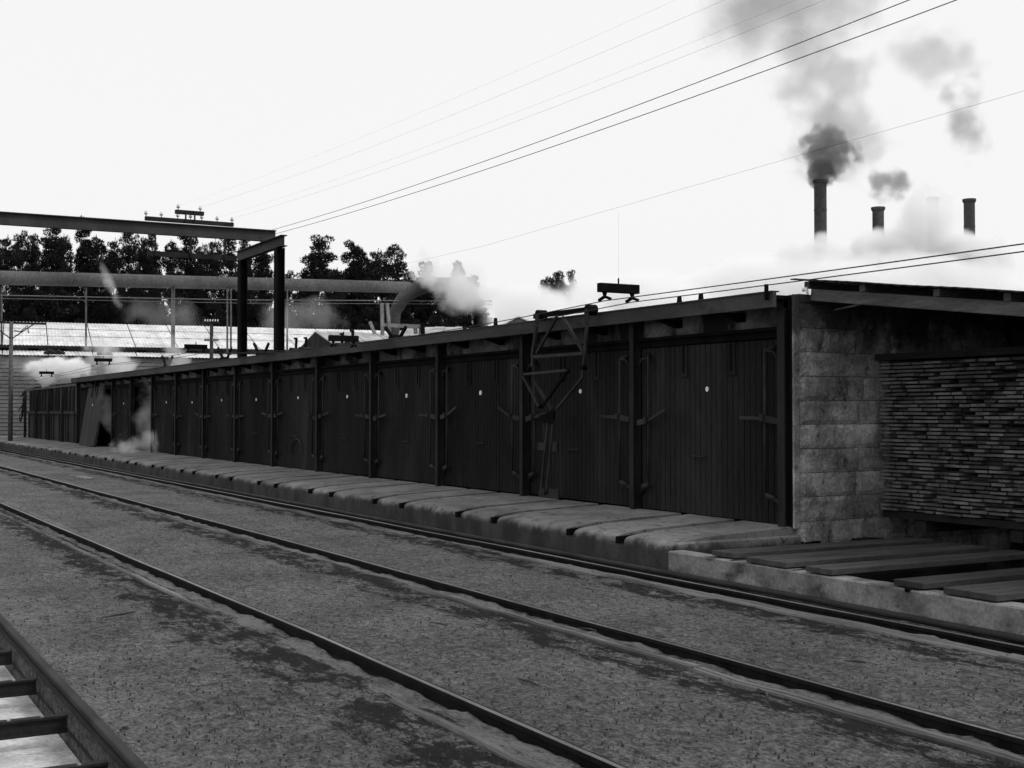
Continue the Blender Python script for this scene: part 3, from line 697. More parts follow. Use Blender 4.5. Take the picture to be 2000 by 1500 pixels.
for u in (302, 372, 438):
    y = atX(u, 480, XB).y; b = MB(); b.bar((XB + .06, y, zH - .05), (XB + .06, y, 5.965), .06, .03, (0, 1, 0)); wpart('strap', b, M['steel'], hf)
for u in (330, 352, 395, 420): insulator(atX(u, 500, XB).y, zH + .06, hf, XB)

# ------------------------------------------------------------------ overhead wires
def wire(name, pts, label, r=.006, n_=40, sag=0.0, grp=None, mat='wire'):
    P0, P1 = Vector(pts[0]), Vector(pts[1]); b = MB(); q = []
    for i in range(n_ + 1):
        t_ = i / n_; p_ = P0.lerp(P1, t_); p_.z -= sag * 4 * t_ * (1 - t_); q.append(p_)
    b.tube(q, r, 5); return wobj(name, b, M['wire'], label, 'wire', grp)
e1 = atX(518, 452, XB + .1); wire('overhead_wire', [(XB + .1, 9.95, 6.2), (12, 9.95, 6.95)], 'upper of the two dark wires rising from the crossbeam end', .0055, sag=.58, grp='wires from the gantry')
wire('overhead_wire', [(XB + .1, 9.75, 6.02), (12, 9.75, 6.55)], 'lower of the two dark wires rising from the crossbeam end', .0055, sag=.56, grp='wires from the gantry')
for y_, z_, r_, zz_, lb in ((TY[1], zT + .15, .0010, 6.35, 'faint wire from the top crossarm towards the dark smoke patch'), (TY[0], zT + .15, .0006, 6.25, 'faintest wire from the top crossarm, highest in the sky'),
                    (IY[6], zA + .15, .0012, 6.45, 'wire from the right end insulator into the dark smoke'), (IY[5], zA + .15, .0008, 6.35, 'wire from the second insulator from the right into the smoke')):
    wire('overhead_wire', [(XI, y_, z_), (10, y_, zz_)], lb, r_, sag=.5, grp='wires from the gantry')
# messenger and two trolley wires with timber hangers along the platform
HANG = []
ZT = []
for (ua, va, ub, vb, vt, vbo, us1, vs1) in ((1170, 556, 1246, 571, 0, 0, 1178, 576), (643, 659 - 1, 699, 664, 0, 0, 650, 645), (360, 675, 405, 679, 0, 0, 0, 0), (184, 701, 219, 705, 0, 0, 0, 0), (76, 725, 106, 731, 0, 0, 0, 0)):
    HANG.append(((ua + ub) / 2, (va + vb) / 2))
YT0, YT1 = 8.80, 9.22
YM = (YT0 + YT1) / 2
hl = ['nearest and largest timber hanger holding the two trolley wires above the header', 'second timber wire hanger from the right, before the small tin-roofed building', 'third timber wire hanger, in front of the long bright roof',
      'fourth timber wire hanger, in front of the clapboard wall among steam', 'farthest and smallest timber wire hanger, before the white steam']
HP = []
for (u, v), lb in zip(HANG, hl):
    p_ = atY(u, v, YM); HP.append(p_)
    t = thing('wire_hanger', tuple(p_), lb, 'hanger', 'timber hangers of the trolley wires')
    b = MB(); b.bar((p_.x, p_.y - .30, p_.z), (p_.x, p_.y + .30, p_.z), .09, .115); wpart('hanger_beam', b, M['steel_black'], t, bev=.006)
    for y_ in (YT0, YT1):
        b = MB(); b.tube([(p_.x, y_, p_.z - .055), (p_.x, y_, p_.z - .11)], [.035, .018], 8); o = wpart('clamp_stem', b, M['steel_black'], t)
        b = MB(); b.bar((p_.x - .13, y_, p_.z - .15), (p_.x - .01, y_, p_.z - .115), .035, .03); b.bar((p_.x + .13, y_, p_.z - .15), (p_.x + .01, y_, p_.z - .115), .035, .03); wpart('wire_shoe', b, M['steel_black'], t)
    b = MB(); b.tube([(p_.x, p_.y, p_.z + .05), (p_.x, p_.y, p_.z + .13)], .012, 6); wpart('eye_bolt', b, M['steel_black'], t)
for j, (y_, lb) in enumerate(((YT0, 'front trolley wire running under the timber hangers along the kilns'), (YT1, 'rear trolley wire running under the timber hangers along the kilns'))):
    b = MB(); q = []
    knots = [Vector((6, y_, HP[0].z - .06))] + [Vector((p_.x, y_, p_.z - .165)) for p_ in HP] + [Vector((-74, y_, HP[-1].z - .3))]
    for a_, c_ in zip(knots[:-1], knots[1:]):
        for i in range(12): t_ = i / 12; p2_ = a_.lerp(c_, t_); p2_.z -= .05 * 4 * t_ * (1 - t_); q.append(p2_)
    q.append(knots[-1]); b.tube(q, .0065, 5); wobj('trolley_wire', b, M['wire'], lb, 'wire', 'trolley wires')
b = MB(); q = []
kn = [Vector((8, YM, 4.75)), Vector((-17, YM, 4.25)), Vector((-30, YM, 4.35)), Vector((-60, YM, 4.4)), Vector((-74, YM, 4.6))]
for a_, c_ in zip(kn[:-1], kn[1:]):
    for i in range(10): q.append(a_.lerp(c_, i / 10))
q.append(kn[-1]); b.tube(q, .0013, 5); wobj('messenger_wire', b, M['wire'], 'thin messenger wire high above the trolley wires and hangers', 'wire')
for p_, nm in zip(HP, ('first and longest', 'second', 'third', 'fourth', 'farthest')):
    zt = 4.27 if p_.x > -20 else 4.38
    b = MB(); b.tube([(p_.x, YM, p_.z + .12), (p_.x, YM, zt)], .0009, 4); wobj('drop_wire', b, M['wire'], nm + ' thin vertical wire between the messenger wire and a timber hanger', 'wire', 'drop wires')

# ------------------------------------------------------------------ pole on the platform at the left
pp = atZ(20, 861, .36); ph = atY(20, 632, pp.y)
t = thing('wire_pole', tuple(pp), 'slim timber pole with a braced crossarm standing on the platform edge at far left', 'pole')
b = MB(); b.tube([pp, Vector((pp.x, pp.y, ph.z + .05))], [.11, .085], 10); wpart('pole_shaft', b, M['rafter'], t, sm=True)
b = MB(); b.bar((pp.x, pp.y - 1.2, ph.z + .02), (pp.x, pp.y + 1.55, ph.z + .02), .1, .1); wpart('crossarm', b, M['steel'], t)
for s_ in (-1, 1):
    b = MB(); b.bar((pp.x + .06, pp.y, ph.z - .75), (pp.x + .06, pp.y + s_ * 1.0, ph.z), .04, .05); wpart('brace', b, M['steel'], t)
b = MB(); b.tube([(pp.x + .1, pp.y + .1, ph.z - .35), (pp.x + .1, pp.y + .4, ph.z - .4), (pp.x + .1, pp.y + .7, ph.z - .1), (pp.x + .1, pp.y + .75, ph.z - .45)], .03, 6); wpart('conduit', b, M['steel'], t)
# small telegraph pole behind the kilns
tp = atT(413, 702, 50); t = thing('telegraph_pole', (tp.x, tp.y, 0), 'small pale telegraph pole with two crossarms behind the kiln roof', 'pole')
top = atT(413, 628, 50)
b = MB(); b.tube([(tp.x, tp.y, 0), (tp.x, tp.y, top.z)], [.09, .07], 8); wpart('pole_shaft', b, M['propm'], t)
for (v, w_, wh) in ((630, .30, 'steel'), (664, .28, 'pale_wood')):
    c = atT(413, v, 50); b = MB(); b.bar(c - RT * w_, c + RT * w_, .08, .09); wpart('crossarm', b, M[wh], t)
    for k in range(6):
        q_ = c + RT * (-w_ + 2 * w_ * (k + .5) / 6) + Vector((0, 0, .05)); b = MB(); b.tube([q_, q_ + Vector((0, 0, .08))], .025, 6); wpart('insulator', b, M['white'], t)

# ------------------------------------------------------------------ background long building (corrugated roof, clapboards)
PHI = math.atan((7300 - 1000) / F)
BD = (Vector((-cT, sT, 0)) * math.cos(PHI) + RT * math.sin(PHI)).normalized()     # along the building, to the right
BN = Vector((-BD.y, BD.x, 0))                                                     # away from the camera
if BN.dot(Vector((-cT, sT, 0))) < 0: BN = -BN
B0 = atT(0, 804, 69.5); B0.z = 0
def bp(a, n_, z): return B0 + BD * a + BN * n_ + Vector((0, 0, z))
bb = thing('long_mill_building', tuple(B0), 'long clapboard mill building with a bright corrugated iron roof and a lower skirt roof', 'building')
LA, LB = -14.0, 46.0
ZE2, ZE1, ZR = 4.80, 5.36, 7.05
def quadbox(name, a0, a1, n0, z0, n1, z1, th, mat, corr=0, root=bb, kind=None):
    b = MB(); vs_, fs_ = [], []; k = corr or 1
    for i in range(k + 1):
        a_ = a0 + (a1 - a0) * i / k; e = (.035 * (i % 2)) if corr else 0
        vs_ += [bp(a_, n0, z0 + e), bp(a_, n1, z1 + e), bp(a_, n1, z1 + e - th), bp(a_, n0, z0 + e - th)]
    for i in range(k):
        for j in range(4): fs_.append((4 * i + j, 4 * i + (j + 1) % 4, 4 * i + 4 + (j + 1) % 4, 4 * i + 4 + j))
    fs_ += [(0, 1, 2, 3), (4 * k + 3, 4 * k + 2, 4 * k + 1, 4 * k)]
    b.add(vs_, fs_); return wpart(name, b, M[mat], root, kind=kind)
# roof sheets: rows of corrugated sheets, each sheet a piece with its own slight lift
sheetw = 2.35; nrow = [(0, .42), (.40, .72), (.70, 1.0)]
for ri, (f0, f1) in enumerate(nrow):
    a = LA
    while a < LB:
        e = .012 * random.random() + .018 * ri
        n0, n1 = -.35 + 6.4 * f0, -.35 + 6.4 * f1; z0 = ZE1 + (ZR - ZE1) * f0 + .03 - .0 + e; z1_ = ZE1 + (ZR - ZE1) * f1 + e
        quadbox('roof_sheet', a + .02, a + sheetw - .03, n0, z0, n1, z1_, .02, 'roof', corr=24); a += sheetw
quadbox('roof_lining', LA, LB, -.3, ZE1 - .06, 6.0, ZR - .06, .03, 'steel')
quadbox('rear_roof', LA, LB, 6.05, ZR, 12.3, ZE1, .03, 'roof')
quadbox('eave_fascia', LA, LB, -.38, ZE1 + .0, -.36, ZE1, .12, 'steel')
a = LA
while a < LB:
    quadbox('skirt_sheet', a + .02, a + sheetw - .03, -1.35, ZE2 + .02 * random.random(), -.05, ZE2 + .32, .02, 'roof', corr=24); a += sheetw
k = 0; a = LA + .9
while a < LB:      # eave brackets
    b = MB(); b.add([bp(a, -.3, ZE1 - .12), bp(a + .55, -.3, ZE1 - .12), bp(a + .55, .0, ZE1 - .5), bp(a + .25, .0, ZE1 - .5), bp(a, .0, ZE1 - .12), bp(a + .55, .0, ZE1 - .12)],
                    [(0, 1, 2, 3), (0, 3, 4), (1, 5, 2), (3, 2, 5, 4), (0, 4, 5, 1)]); wpart('eave_bracket', b, M['steel_black'], bb); a += 1.45
quadbox('upper_wall', LA, LB, 0, ZE1 - .1, .12, ZE1 - .1, ZE1 - ZE2 + .1, 'weatherboard')
z = .3; 
while z < ZE2 - .1:      # clapboards
    b = MB(); h = .235
    b.add([bp(LA, -1.17, z), bp(LB, -1.17, z), bp(LB, -1.12, z + h), bp(LA, -1.12, z + h), bp(LA, -1.1, z), bp(LB, -1.1, z), bp(LB, -1.1, z + h), bp(LA, -1.1, z + h)],
          [(0, 1, 2, 3), (4, 7, 6, 5), (0, 4, 5, 1), (3, 2, 6, 7), (1, 5, 6, 2), (0, 3, 7, 4)]); wpart('clapboard', b, M['weatherboard'], bb); z += .21
b = MB()
quadbox('building_body', LA, LB, -1.08, ZE2 - .05, 11.9, ZE2 - .05, ZE2, 'steel')
for (u, sgn) in ((88, 1), (103, .7), (184, 1)):      # small caps on the skirt roof
    a_ = (u - 0) / 35.0 * 1.02; b = MB(); s_ = .35 * sgn
    b.add([bp(a_ - s_, -1.2, ZE2 + .05), bp(a_ + s_ * 1.6, -1.2, ZE2 + .05), bp(a_ - s_ * .2, -1.2, ZE2 + .30), bp(a_ - s_, -.6, ZE2 + .2), bp(a_ + s_ * 1.6, -.6, ZE2 + .2), bp(a_ - s_ * .2, -.6, ZE2 + .42)],
          [(0, 1, 2), (5, 4, 3), (0, 2, 5, 3), (1, 4, 5, 2), (0, 3, 4, 1)]); wpart('roof_vent', b, M['steel'], bb)
# big duct and its standing props
P0, P1 = atT(-60, 541, 71), atT(800, 561.5, 90)
du = thing('overhead_duct', tuple(P0), 'large pale round duct running across above the mill roof on slender props', 'pipe')
D_ = (P1 - P0); q = [P0 - D_ * .15] + [P0 + D_ * (i / 8) for i in range(0, 9)]
b = MB(); b.tube(q, .41, 24); wpart('duct_barrel', b, M['pipe'], du, sm=True)
for i in range(1, 8):
    c = P0 + D_ * (i / 8); dn = D_.normalized(); b = MB(); b.tube([c - dn * .03, c + dn * .03], .425, 24); wpart('duct_collar', b, M['pipe'], du)
for u, vb in ((3, 662), (168, 672), (336, 676), (340, 677), (444, 680), (451, 681), (561, 683)):
    f_ = (u + 60) / 860; dpt = 1 / ((1 - f_) / 71 + f_ / 90); c = atT(u, 560, dpt); bt = atT(u, vb, 68.5 + u * .006)
    b = MB(); b.tube([(c.x, c.y, c.z), (bt.x, bt.y, bt.z - .3)], .055, 6); wpart('prop', b, M['propm'], du)
E = [atT(*p_, 74) for p_ in ((915, 556), (885, 556), (850, 556), (820, 562), (792, 578), (777, 600), (771, 620), (770, 690))]
b = MB()
E2 = []
for i in range(len(E) - 1):
    for k in range(4):
        t_ = k / 4; p0_ = E[max(i - 1, 0)]; p1_ = E[i]; p2_ = E[i + 1]; p3_ = E[min(i + 2, len(E) - 1)]
        E2.append(.5 * ((2 * p1_) + (p2_ - p0_) * t_ + (2 * p0_ - 5 * p1_ + 4 * p2_ - p3_) * t_ ** 2 + (3 * p1_ - p0_ - 3 * p2_ + p3_) * t_ ** 3))
E2.append(E[-1]); b.tube(E2, [.42 - .13 * max(0, (i - 14)) / 14 for i in range(len(E2))], 20)
wobj('duct_elbow', b, M['pipe'], 'curved duct elbow dropping from the steam to the low roof beside the white frame', 'pipe', sm=True)
for dz_, lb in ((0, 'upper'), (.28, 'lower')):
    b = MB(); b.tube([atT(-40, 576 + dz_ * 22, 66), atT(470, 586 + dz_ * 22, 70), atT(960, 588 + dz_ * 22, 76)], .035 if dz_ == 0 else .02, 6); wobj('steam_line', b, M['weatherboard'], lb + ' of the thin pipes strung in front of the pines below the duct', 'pipe', 'thin pipes below the duct')

# ------------------------------------------------------------------ small buildings behind the kilns
M['roof2'] = simple('weathered_iron_roof', .22, .42, 1.2, spec=.3, stain=(.14, .8, .55, .75))
def gable(name, label, u0, u1, vt, vb, T, dep, ridge_left=True, wallm='farwood', yaw=0.0):
    a, c = atT(u0, vb, T), atT(u1, vb, T); ti = atT(u0 + 1, vt, T + dep * .5)
    t = thing(name, (a.x, a.y, 0), label, 'building')
    d = (c - a); d.z = 0; L = d.length; d.normalize(); d = Matrix.Rotation(yaw, 3, 'Z') @ d; L /= math.cos(yaw); nn = Vector((-d.y, d.x, 0));
    if nn.dot(FW) < 0: nn = -nn
    def q(s_, n_, z): return Vector((a.x, a.y, 0)) + d * s_ + nn * n_ + Vector((0, 0, z))
    ez, rz = a.z, ti.z
    b = MB(); b.add([q(0, 0, 0), q(L, 0, 0), q(L, 0, ez), q(0, 0, ez), q(0, dep, 0), q(L, dep, 0), q(L, dep, ez), q(0, dep, ez), q(0, dep / 2, rz - .05), q(L, dep / 2, rz - .05)],
                    [(0, 1, 2, 3), (5, 4, 7, 6), (4, 0, 3, 8, 7), (1, 5, 6, 9, 2), (0, 4, 5, 1)]); wpart('wall', b, M[wallm], t)
    n_ = max(6, int(L / .5)); w = L / n_
    for i in range(n_):
        for side in (0, 1):
            e = .01 * random.random() + (.02 if i % 2 else 0); n0 = -.2 if side == 0 else dep + .2
            b = MB(); b.add([q(w * i, n0, ez - .03 + e), q(w * (i + 1) - .02, n0, ez - .03 + e), q(w * (i + 1) - .02, dep / 2, rz + e), q(w * i, dep / 2, rz + e), q(w * i, n0, ez - .07 + e), q(w * (i + 1) - .02, n0, ez - .07 + e), q(w * (i + 1) - .02, dep / 2, rz - .04 + e), q(w * i, dep / 2, rz - .04 + e)],
                            [(0, 1, 2, 3), (4, 7, 6, 5), (0, 4, 5, 1), (1, 5, 6, 2), (2, 6, 7, 3), (3, 7, 4, 0)]); wpart('roof_sheet', b, M['roof2'], t)
    return t
gable('tin_roofed_annex', 'low tin-roofed annex with a dark gable end behind the second wire hanger', 652, 790, 648, 674, 50, 5, yaw=R(26))
gable('tin_roofed_store', 'low tin-roofed store behind the white timber frame', 778, 905, 639, 655, 58, 6)
# small distant gable end facing us
a = atT(1012, 619, 60); t = thing('gable_hut', (a.x, a.y, 0), 'small hut whose peaked roof pokes above the kiln header', 'hut')
b = MB(); zz0 = atT(1012, 634, 60).z
def hq(s_, n_, z): return Vector((a.x, a.y, 0)) + RT * s_ + Vector((-cT, sT, 0)) * n_ + Vector((0, 0, z))
b.add([hq(-.7, 0, 0), hq(1.0, 0, 0), hq(1.0, 0, zz0), hq(0, 0, a.z), hq(-.7, 0, zz0), hq(-.7, 3, 0), hq(1, 3, 0), hq(1, 3, zz0), hq(0, 3, a.z), hq(-.7, 3, zz0)], [(0, 1, 2, 3, 4), (9, 8, 7, 6, 5), (0, 4, 9, 5), (1, 6, 7, 2)]); wpart('wall', b, M['weatherboard'], t)
for (s0, z0, s1, z1_) in ((-.85, zz0 - .05, 0, a.z + .04), (0, a.z + .04, 1.15, zz0 - .05)):
    b = MB(); b.add([hq(s0, -.1, z0), hq(s1, -.1, z1_), hq(s1, 3.1, z1_), hq(s0, 3.1, z0), hq(s0, -.1, z0 - .06), hq(s1, -.1, z1_ - .06), hq(s1, 3.1, z1_ - .06), hq(s0, 3.1, z0 - .06)], [(0, 1, 2, 3), (7, 6, 5, 4), (0, 4, 5, 1), (1, 5, 6, 2), (2, 6, 7, 3), (3, 7, 4, 0)]); wpart('roof', b, M['roof'], t)
# white timber frame
wf = thing('whitewashed_trestle', tuple(atT(780, 650, 42)), 'whitewashed timber trestle of two uprights and a rail standing behind the kiln roof', 'trestle')
for pts, w in ((((746, 592), (747, 655)), .10), (((756, 592), (761, 652)), .09), (((744, 635), (824, 638)), .13), (((822, 636), (822, 655)), .12), (((811, 638), (812, 652)), .10), (((722, 628), (732, 652)), .07)):
    b = MB(); pa, pc = atT(*pts[0], 42), atT(*pts[1], 42); b.bar(pa, pc, .10, w, None if abs(pts[0][0] - pts[1][0]) > 30 else (1, 0, 0))
    wpart('timber', b, M['pale_wood'], wf)
pa = atT(825, 630, 41.8); b = MB(); b.bar(pa, atT(826, 656, 41.8), .12, .1, (1, 0, 0)); wpart('iron_post', b, M['steel_black'], wf)
# levers, winches and weights on the kiln roof (real upright objects standing on the deck)
def roofgear(name, label, u, vtop, kind, Y=10.3, grp='levers and winches on the kiln roof'):
    p_ = atY(u, vtop, Y); base = Vector((p_.x, Y, 3.046)); h = max(.12, p_.z - base.z)
    t = thing(name, tuple(base), label, 'winch' if kind != 'stub' else 'stub', grp)
    if kind == 'cross':
        w = h * 1.1
        b = MB(); b.bar(base + Vector((-w, 0, h)), base + Vector((w * .4, 0, 0)), .05, .06); wpart('lever', b, M['steel_black'], t)
        b = MB(); b.bar(base + Vector((w, .06, h * .9)), base + Vector((-w * .2, .06, 0)), .05, .06); wpart('lever', b, M['steel_black'], t)
        b = MB(); b.tube([base + Vector((0, -.08, .1)), base + Vector((0, .14, .1))], .13, 10); wpart('drum', b, M['steel_black'], t)
    elif kind == 'winch':
        b = MB(); b.add([base + Vector(v_) for v_ in ((-.35, -.12, 0), (.3, -.12, 0), (.14, -.12, h * .45), (-.12, -.12, h * .5), (-.35, .12, 0), (.3, .12, 0), (.14, .12, h * .45), (-.12, .12, h * .5))],
                        [(0, 1, 2, 3), (7, 6, 5, 4), (0, 4, 5, 1), (1, 5, 6, 2), (2, 6, 7, 3), (3, 7, 4, 0)]); wpart('housing', b, M['steel'], t)
        b = MB(); b.bar(base + Vector((0, 0, h * .4)), base + Vector((.04, 0, h)), .05, .05, (0, 1, 0)); b.bar(base + Vector((-.1, 0, h)), base + Vector((.05, 0, h)), .04, .04); wpart('lever', b, M['steel_black'], t)
    elif kind == 'stub':
        b = MB(); b.add([base + Vector(v_) for v_ in ((-.035, -.03, 0), (.035, -.03, 0), (.018, -.02, h), (-.02, -.02, h), (-.035, .03, 0), (.035, .03, 0), (.018, .02, h), (-.02, .02, h))],
                        [(0, 1, 2, 3), (7, 6, 5, 4), (0, 4, 5, 1), (1, 5, 6, 2), (2, 6, 7, 3), (3, 7, 4, 0)]); wpart('stub_post', b, M['steel_black'], t)
    else:
        b = MB(); b.bar(base, base + Vector((-.16, 0, h)), .05, .05, (0, 1, 0)); b.bar(base + Vector((-.30, 0, h)), base + Vector((-.05, 0, h + .03)), .06, .07); wpart('lever', b, M['steel_black'], t)
    return t
roofgear('roof_lever', 'crossed roof levers between the two gantry posts', 508, 669, 'cross')
roofgear('roof_lever', 'crossed roof levers just left of the gantry', 437, 678, 'cross')
roofgear('roof_winch', 'small roof winch with an upright lever, just right of the gantry', 578, 661, 'winch')
roofgear('roof_winch', 'small roof winch with an upright lever, second right of the gantry', 597, 660, 'winch')
roofgear('roof_winch', 'tallest dark roof winch, below the second wire hanger', 688, 646, 'winch')
roofgear('roof_winch', 'roof winch just left of the tallest one, before the annex', 668, 652, 'winch')
roofgear('roof_lever', 'crossed roof levers in front of the white timber frame', 770, 637, 'cross')
roofgear('roof_lever', 'single tilted roof lever with a weight before the last pines', 912, 627, 'lever')
roofgear('roof_stub', 'short upright stub on the header just right of the last pines', 968, 621, 'stub', 9.9)
roofgear('roof_stub', 'left of the two tapered stubs on the header at right', 1327, 579, 'stub', 9.9)
roofgear('roof_stub', 'right of the two tapered stubs on the header at right', 1369, 573, 'stub', 9.9)
roofgear('roof_lever', 'crossed roof levers at the far end amid the steam', 325, 694, 'cross')

# ------------------------------------------------------------------ pines
def pine_mesh(seed, H_=18.0, bare=.42, spread=2.7, dens=1.0, lean=0.0, dome=False):
    rs = random.Random(seed); rn = np.random.RandomState(seed)
    tr = MB(); pts = []; wob = [(rs.uniform(-.25, .25), rs.uniform(-.25, .25)) for _ in range(9)]
    for i in range(9):
        f_ = i / 8; pts.append(Vector((wob[i][0] * f_ + lean * f_ * f_ * 3, wob[i][1] * f_, H_ * f_ * .97)))
    tr.tube(pts, [.24 * (1 - .9 * i / 8) + .015 for i in range(9)], 7)
    def tp(f_):
        x = f_ * 8; i = min(7, int(x)); return pts[i].lerp(pts[i + 1], x - i)
    clumps = []
    f_ = bare
    prof = [rs.uniform(.62, 1.15) for _ in range(12)]
    while f_ < .985:
        nb = rs.choice((4, 5, 5, 6)); a0_ = rs.uniform(0, 6.28)
        g = (f_ - bare) / (1 - bare)
        env = (min(1, .45 + g * 3.2) * (1 - g ** 1.25 * .88)) * prof[int(g * 11.9)]
        for k in range(nb):
            a_ = a0_ + 6.28 * k / nb + rs.uniform(-.5, .5); Lb = spread * .86 * env * rs.uniform(.5, 1.2) + .30
            o_ = tp(f_); end = o_ + Vector((math.cos(a_) * Lb, math.sin(a_) * Lb, Lb * rs.uniform(.15, .70)))
            mid = o_.lerp(end, .55) - Vector((0, 0, .12 * Lb)); tr.tube([o_, mid, end], [.05, .035, .012], 4, cap=False)
            nc = max(1, int(Lb * 1.7 + .5))
            for c in range(nc):
                s_ = .38 + .66 * (c + rs.uniform(.1, .8)) / nc; pc = (o_.lerp(mid, s_ * 2) if s_ < .5 else mid.lerp(end, (s_ - .5) * 2))
                clumps.append((pc + Vector((rs.uniform(-.3, .3), rs.uniform(-.3, .3), rs.uniform(-.05, .45))), rs.uniform(.34, .66) * (1 if g < .85 else .8)))
        f_ += rs.uniform(.036, .060) * 18 / H_
    # dead twiggy branches below the crown
    for k in range(12):
        o_ = tp(rs.uniform(.12, bare + .1)); a_ = rs.uniform(0, 6.28); L = rs.uniform(.5, 1.8)
        tr.tube([o_, o_ + Vector((math.cos(a_) * L, math.sin(a_) * L, rs.uniform(-.3, .3)))], [.03, .008], 3, cap=False)
    for k in range(rs.randint(3, 7)):
        o_ = tp(rs.uniform(.22, bare)); a_ = rs.uniform(0, 6.28); L = rs.uniform(.6, 1.6); clumps.append((o_ + Vector((math.cos(a_) * L, math.sin(a_) * L, 0)), rs.uniform(.3, .5)))
    V, Fc = [], []
    for (c, r) in clumps:
        m = int(190 * dens * (r / .5) ** 2)
        d = rn.normal(size=(m, 3)); d /= np.linalg.norm(d, axis=1)[:, None]; rad = r * rn.uniform(.35, 1.05, m) ** .6
        cc = np.array(c) + d * rad[:, None] * np.array([1.1, 1.1, .74])
        t1 = rn.normal(size=(m, 3)) * .45 + d * .7 + np.array([0, 0, .6]); t1 /= np.linalg.norm(t1, axis=1)[:, None]
        t2 = np.cross(t1, rn.normal(size=(m, 3))); t2 /= np.linalg.norm(t2, axis=1)[:, None]
        L = rn.uniform(.12, .30, m)[:, None]; wd = rn.uniform(.03, .07, m)[:, None]
        k = len(V) * 0 + sum(x.shape[0] for x in V) if V else 0
        tri = np.stack([cc - t2 * wd, cc + t2 * wd, cc + t1 * L], 1).reshape(-1, 3); V.append(tri)
    V = np.concatenate(V); nf = len(V) // 3
    me = bpy.data.meshes.new('crown'); me.vertices.add(len(V)); me.vertices.foreach_set('co', V.ravel()); me.loops.add(nf * 3); me.loops.foreach_set('vertex_index', np.arange(nf * 3))
    me.polygons.add(nf); me.polygons.foreach_set('loop_start', np.arange(0, nf * 3, 3)); me.update(calc_edges=True); me.materials.append(M['leaf'])
    return me, smooth(tr.mesh('trunk', M['bark']))
VAR = [pine_mesh(11 + i, 18, (.34, .42, .30, .38, .45, .33, .4)[i], (2.9, 2.5, 3.2, 2.7, 2.4, 3.0, 2.6)[i]) for i in range(7)]
def pine(u, vtop, T, var, label, grp='pines behind the mill building', wide=1.0, rz=None):
    p_ = atT(u, vtop, T); sc = p_.z / 18.0
    t = thing('pine_tree', (p_.x, p_.y, 0), label, 'tree', grp, rot=(0, 0, rz if rz is not None else random.uniform(0, 6.28)))
    t.scale = (sc * wide, sc * wide, sc)
    cr, tk = VAR[var % 7]; link('trunk', tk, t); link('crown', cr, t); return t
rowA = [(-50, 448), (-18, 455), (12, 446), (40, 450), (66, 444), (103, 420), (128, 444), (163, 428), (192, 446), (222, 452), (252, 440), (280, 452), (300, 449), (338, 455), (367, 446), (392, 462), (418, 453), (448, 456), (478, 449), (512, 455)]
ordn = ['leftmost', 'second', 'third', 'fourth', 'fifth', 'sixth', 'seventh', 'eighth', 'ninth', 'tenth', 'eleventh', 'twelfth', 'thirteenth', 'fourteenth', 'fifteenth', 'sixteenth', 'seventeenth', 'eighteenth', 'nineteenth', 'twentieth']
for i, (u, v) in enumerate(rowA):
    pine(u, v, 118 + 6 * math.sin(i * 2.3), i, 'dark pine in the dense row under the crossbeam, ' + (ordn[i] + (' from the left' if i else '')), wide=.66 + .1 * math.sin(i * 4.1))
rowB = [(560, 528, .8, 'low pine just right of the right gantry post'), (592, 518, .7, 'small pine at the left foot of the tall broad one'), (622, 452, 1.15, 'tallest broad pine standing alone right of the gantry'), (655, 512, .85, 'shorter pine at the right side of the tall broad one'),
        (688, 474, .9, 'left twin-topped pine of the middle clump'), (706, 473, .75, 'second top of the middle pine clump'), (735, 473, .8, 'slim pine in the middle of the clump above the duct'), (771, 476, .95, 'tall pine at the right end of the middle clump'), (800, 520, .8, 'low pine beside the thin steam above the duct elbow'),
        (832, 506, .85, 'flat-topped pine half veiled by steam above the duct elbow'), (862, 545, .9, 'dim low pine behind the duct elbow steam'), (893, 514, .8, 'pine left of a pair standing in steam'), (920, 524, .8, 'pine right of a pair standing in steam'), (940, 588, .9, 'low bushy pine at the edge of the white steam'),
        (1064, 540, .7, 'faint pine nearly lost in steam'), (1090, 519, .85, 'dark pine top emerging alone from the white steam'), (1119, 523, .6, 'narrow pine top just right of the one in the steam')]
for i, (u, v, w_, lb) in enumerate(rowB):
    pine(u, v, (116 + 5 * math.sin(i * 1.7)) if u < 1000 else 125, i + 3, lb, wide=w_, grp=None)
# a lower belt of young growth and trunks behind
VARU = [pine_mesh(60 + i, 9, .05, 3.2, .8) for i in range(3)]
us = list(range(-40, 960, 46))
for i, u in enumerate(us):
    T = 132 + 5 * math.sin(i * 3.1); p_ = atT(u, 620 + 16 * math.sin(i * 1.9), T)
    t = thing('young_pine', (p_.x, p_.y, 0), 'young dark pine in the low belt behind the tall trunks', 'tree', 'young pines filling the gaps low behind the tall ones', rot=(0, 0, i * 1.3))
    t.scale = (1, 1, p_.z / 9.0); cr, tk = VARU[i % 3]; link('trunk', tk, t); link('crown', cr, t)

